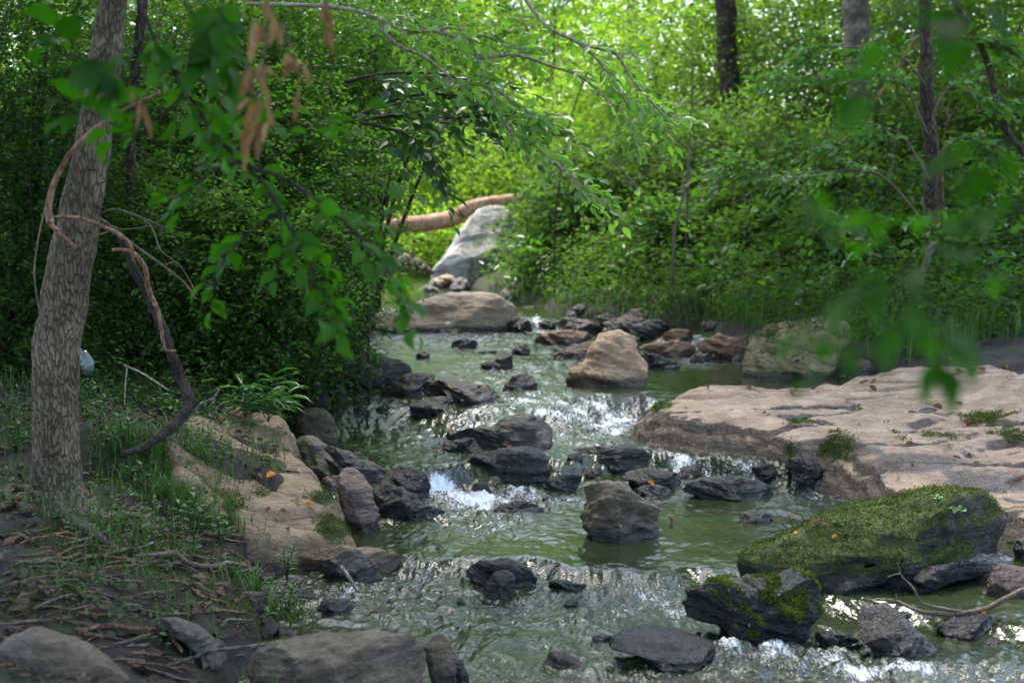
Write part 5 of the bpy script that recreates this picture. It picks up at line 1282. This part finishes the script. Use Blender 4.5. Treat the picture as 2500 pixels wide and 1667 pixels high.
MG = 'tiny green plants growing in the moss of the long boulder'
for i, (bx, by, tips, lab) in enumerate([
    (2130, 1320, [(2120, 1290), (2140, 1300), (2150, 1315), (2110, 1310), (2128, 1275)], 'clump of round-leaved plants in the moss of the long boulder'),
    (2050, 1290, [(2045, 1276), (2058, 1280)], 'pair of pale green sprouts left on the long mossy boulder'),
    (2330, 1255, [(2345, 1240), (2360, 1250), (2320, 1240)], 'grassy sprout near the top of the long mossy boulder'),
    (2290, 1225, [(2285, 1212), (2300, 1215)], 'small sprout on the crest of the long mossy boulder'),
    (2020, 1370, [(2022, 1362)], 'tiny round sprout on the dark left part of the long mossy boulder')]):
    herb(lab, (bx, by), tips, 6.25 if i != 4 else 6.2, .028, .6, 'herb', 5, seed=80 + i, tint=.8, group=MG, shape='o')

# ------------------------------------------------------------------ fallen leaves on the rocks
bpy.context.view_layer.update()
deps = bpy.context.evaluated_depsgraph_get()
def hit(x, y):
    r = Vector(ray(x, y)).normalized(); o = Vector((0, 0, CAMH)) + r * 3.9
    ok, loc, n, i, ob, mt = SC.ray_cast(deps, o, r)
    return (loc, n) if ok else (Vector(px(x, y, cast(x, y))), Vector((0, 0, 1)))
def leaf_mesh(seed, mat, curl):
    rr = np.random.default_rng(seed); n, m = 9, 7
    t = np.linspace(0, 1, n); s = np.linspace(-1, 1, m)
    prof = .26 * np.sin(np.clip(t, .01, .99) * math.pi) ** .7 * (1 + .12 * np.sin(t * 19 + seed))
    X_ = (t - .5)[:, None] + 0 * s[None]; Y_ = prof[:, None] * s[None]
    Z_ = curl * (.5 * s[None] ** 2 * prof[:, None] * 2 + .3 * (t[:, None] - .5) ** 2) + .03 * rr.normal(size=(n, m)) + .02
    V = np.stack([X_, Y_, Z_], -1).reshape(-1, 3); i = np.arange(n * m).reshape(n, m)
    f = np.stack([i[:-1, :-1], i[1:, :-1], i[1:, 1:], i[:-1, 1:]], -1).reshape(-1, 4)
    return obj('fallen_leaf', V, f, LM[mat], attrs={'tint': np.clip(rr.normal(.6, .2, n * m), 0, 1)})
kinds = {('dead', 0): leaf_mesh(1, 'shelf', 1.6), ('dead', 1): leaf_mesh(2, 'shelf', .9), ('orange', 0): leaf_mesh(3, 'orange', 1.2), ('herb', 0): leaf_mesh(4, 'bank', .5)}
used = set()
def put_leaf(x, y, size, kind, label, group=None, rz=None):
    src = kinds[kind]
    if kind in used:
        o = src.copy(); COL.objects.link(o)
        for q in ('label', 'category', 'group'):
            if q in o: del o[q]
    else: o = src; used.add(kind)
    loc, nn = hit(x, y)
    d = loc.y
    s = size / F * d * (.7 if kind[0] == 'orange' else 1)
    rr = random.Random(int(x * 3 + y))
    q = nn.to_track_quat('Z', 'Y') @ Euler((rr.uniform(-.3, .3), rr.uniform(-.3, .3), rr.uniform(0, 6.28) if rz is None else rz)).to_quaternion()
    o.rotation_mode = 'QUATERNION'; o.rotation_quaternion = q
    o.scale = (s, s, s); o.location = loc + nn * (.004 + .05 * s)
    tag(o, label, 'leaf', group)
GS = 'curled dead leaves scattered on the great tan shelf'
for i, (x, y) in enumerate([(1729, 950), (1828, 950), (1935, 964), (2057, 924), (2129, 952), (2132, 935), (2315, 885), (2341, 908), (2380, 908), (2397, 906), (2450, 900), (2227, 1010), (2288, 996), (2340, 988), (2364, 1034), (2482, 1064), (2218, 1087), (2316, 1092), (2368, 1118), (2382, 1135), (2492, 1176), (2335, 1120), (2486, 893), (2110, 936)]):
    put_leaf(x, y, 24 if i != 2 else 34, ('dead', i % 2), 'curled brown dead leaf lying on the great tan shelf', GS)
GL = 'small dead leaves on the sandy left slab'
for i, (x, y) in enumerate([(632, 1077), (605, 1107), (700, 1104), (726, 1232), (655, 1246), (672, 1272), (702, 1296), (566, 1109), (690, 1250)]):
    put_leaf(x, y, 18, ('dead', i % 2), 'small dead leaf lying on the sandy left slab', GL)
put_leaf(660, 1166, 50, ('orange', 0), 'long orange and yellow leaf in the middle of the sandy left slab', rz=.3)
put_leaf(755, 1234, 34, ('orange', 0), 'yellow-orange leaf beside the moss on the left slab', rz=-.6)
for x, y, s, lab in [(1099, 943, 14, 'orange leaf on the upper part of the long dark slab'), (1183, 944, 14, 'orange leaf at the right end of the long dark slab'), (1100, 1049, 20, 'orange leaf in the cleft left of the whaleback rock'), (1243, 1089, 20, 'brown-orange leaf between the whaleback rock and the wet dome'),
                     (1588, 1184, 30, 'upright red leaf on the flat stone behind the standing boulder'), (2037, 1312, 26, 'rust-coloured leaf on the left part of the long mossy boulder'), (1945, 1304, 24, 'orange leaf at the upper left edge of the long mossy boulder'), (2330, 1200, 14, 'small yellow leaf on the crest of the long mossy boulder'), (2400, 1490, 18, 'orange leaf caught on the forked bare branch'),
                     (1745, 867, 14, 'orange leaf at the foot of the double-humped orange stone')]:
    put_leaf(x, y, s, ('orange', 0), lab)
for x, y, s, lab in [(1928, 1270, 30, 'pale dry leaf at the tip of the smooth grey slab'), (1990, 1280, 26, 'pale dry leaf on the smooth grey slab'), (1640, 1275, 26, 'reddish leaf floating right of the standing boulder')]:
    put_leaf(x, y, s, ('dead', 0), lab)
put_leaf(1886, 812, 24, ('herb', 0), 'pale green leaf stuck to the left face of the big mossy far boulder')
put_leaf(577, 1530, 14, ('orange', 0), 'tiny scarlet leaf in the dark grass near the left waterline')
put_leaf(540, 1384, 22, ('orange', 0), 'ochre leaf caught on the curved mossy stick')
put_leaf(30, 1330, 40, ('dead', 0), 'reddish-brown leaf among the roots at the left edge')
put_leaf(50, 1495, 40, ('dead', 1), 'large brown leaf above the corner boulder')

# discarded bottle behind the oak
b = px(205, 905, 7.6); r0 = thing('plastic_bottle', 'crumpled clear plastic bottle with a bluish cap lying behind the oak', 'bottle', b)
m, nt, p = mat_new('clear_plastic'); p.inputs['Base Color'].default_value = (.12, .15, .14, 1); p.inputs['Roughness'].default_value = .2
m2, nt2, p2 = mat_new('blue_cap'); p2.inputs['Base Color'].default_value = (.1, .25, .4, 1)
tb = Tubes(); tb.add([b, b + [.02, 0, .02], b + [-.005, 0, .07], b + [-.02, 0, .1]], [.03, .036, .034, .014], 14, 4, .1); tb.build('body', m, r0)
tb = Tubes(); tb.add([b + [-.021, 0, .1], b + [-.026, 0, .118]], [.015, .015], 12, 2); tb.build('cap', m2, r0)

# small loose stones along the edges of the stream
rg = np.random.default_rng(77)
PG = 'small loose stones along the stream edge'
pv = []
for i, (x, y, w_, h_) in enumerate([(745, 1110, 26, 14), (770, 1150, 20, 12), (690, 1560, 40, 18), (640, 1545, 44, 26), (615, 1470, 40, 22), (960, 1168, 16, 10), (1440, 1160, 40, 14), (1300, 1150, 50, 16), (1690, 1150, 30, 10), (1270, 1174, 40, 14), (1790, 1148, 20, 8), (1480, 780, 30, 10), (1420, 760, 26, 10), (1560, 768, 30, 10), (1740, 800, 30, 12), (1110, 1060, 20, 8), (1400, 770, 20, 8), (1290, 800, 18, 10), (1600, 560, 0, 0), (880, 1010, 20, 6), (1500, 862, 30, 8), (1640, 900, 20, 6), (930, 1500, 36, 8), (1830, 1148, 16, 8), (780, 1440, 20, 8), (1090, 812, 30, 7), (1020, 806, 24, 7), (960, 806, 20, 8), (900, 800, 22, 10), (860, 780, 30, 14), (1470, 1560, 30, 10), (1230, 1100, 30, 8), (2380, 1350, 30, 16)]):
    if not w_: continue
    t = np.linspace(0, 2 * math.pi, 9, endpoint=False); q = 1 + rg.normal(0, .12, 9)
    out = np.stack([x + np.cos(t) * w_ * q, y - h_ * .5 + np.sin(t) * h_ * q], -1)
    R('stone', ['small loose blackish stone at the edge of the stream', 'small loose brown stone at the edge of the stream', 'small loose grey stone at the edge of the stream'][i % 3], 'stone', out, ['dark', 'brown', 'grey'][i % 3], group=PG, wet=.08, cuts=4, lean=.6, seed=300 + i)

rg = np.random.default_rng(99)
zones = [(1240, 1720, 775, 880, 22, 16, 'among the rusty stones of the far shore'), (1230, 1960, 1095, 1225, 24, 20, 'in the riffle below the great tan shelf'), (720, 1000, 900, 1010, 12, 16, 'by the dark ledge of the left shore'), (700, 960, 1060, 1290, 10, 18, 'beside the rock pile of the left shore'),
         (650, 1000, 1380, 1500, 10, 18, 'in the small inlet below the thin plank of rock'), (1850, 2480, 1480, 1650, 12, 24, 'in front of the upright wet rock at lower right'), (840, 1300, 700, 800, 12, 14, 'around the long sandy far boulder')]
k = 0
for x0, x1, y0, y1, n, wm, zl in zones:
    for _ in range(n):
        x, y = rg.uniform(x0, x1), rg.uniform(y0, y1); w_ = rg.uniform(.4, 1) * wm; h_ = w_ * rg.uniform(.25, .5)
        t = np.linspace(0, 2 * math.pi, 8, endpoint=False); q = 1 + rg.normal(0, .15, 8)
        out = np.stack([x + np.cos(t) * w_ * q, y - h_ * .4 + np.sin(t) * h_ * q], -1)
        R('stone', 'small wet black stone ' + zl, 'stone', out, 'dark', group='small wet stones breaking the water', wet=.2, cuts=5, lean=.6, seed=500 + k, thick=.9)
        k += 1
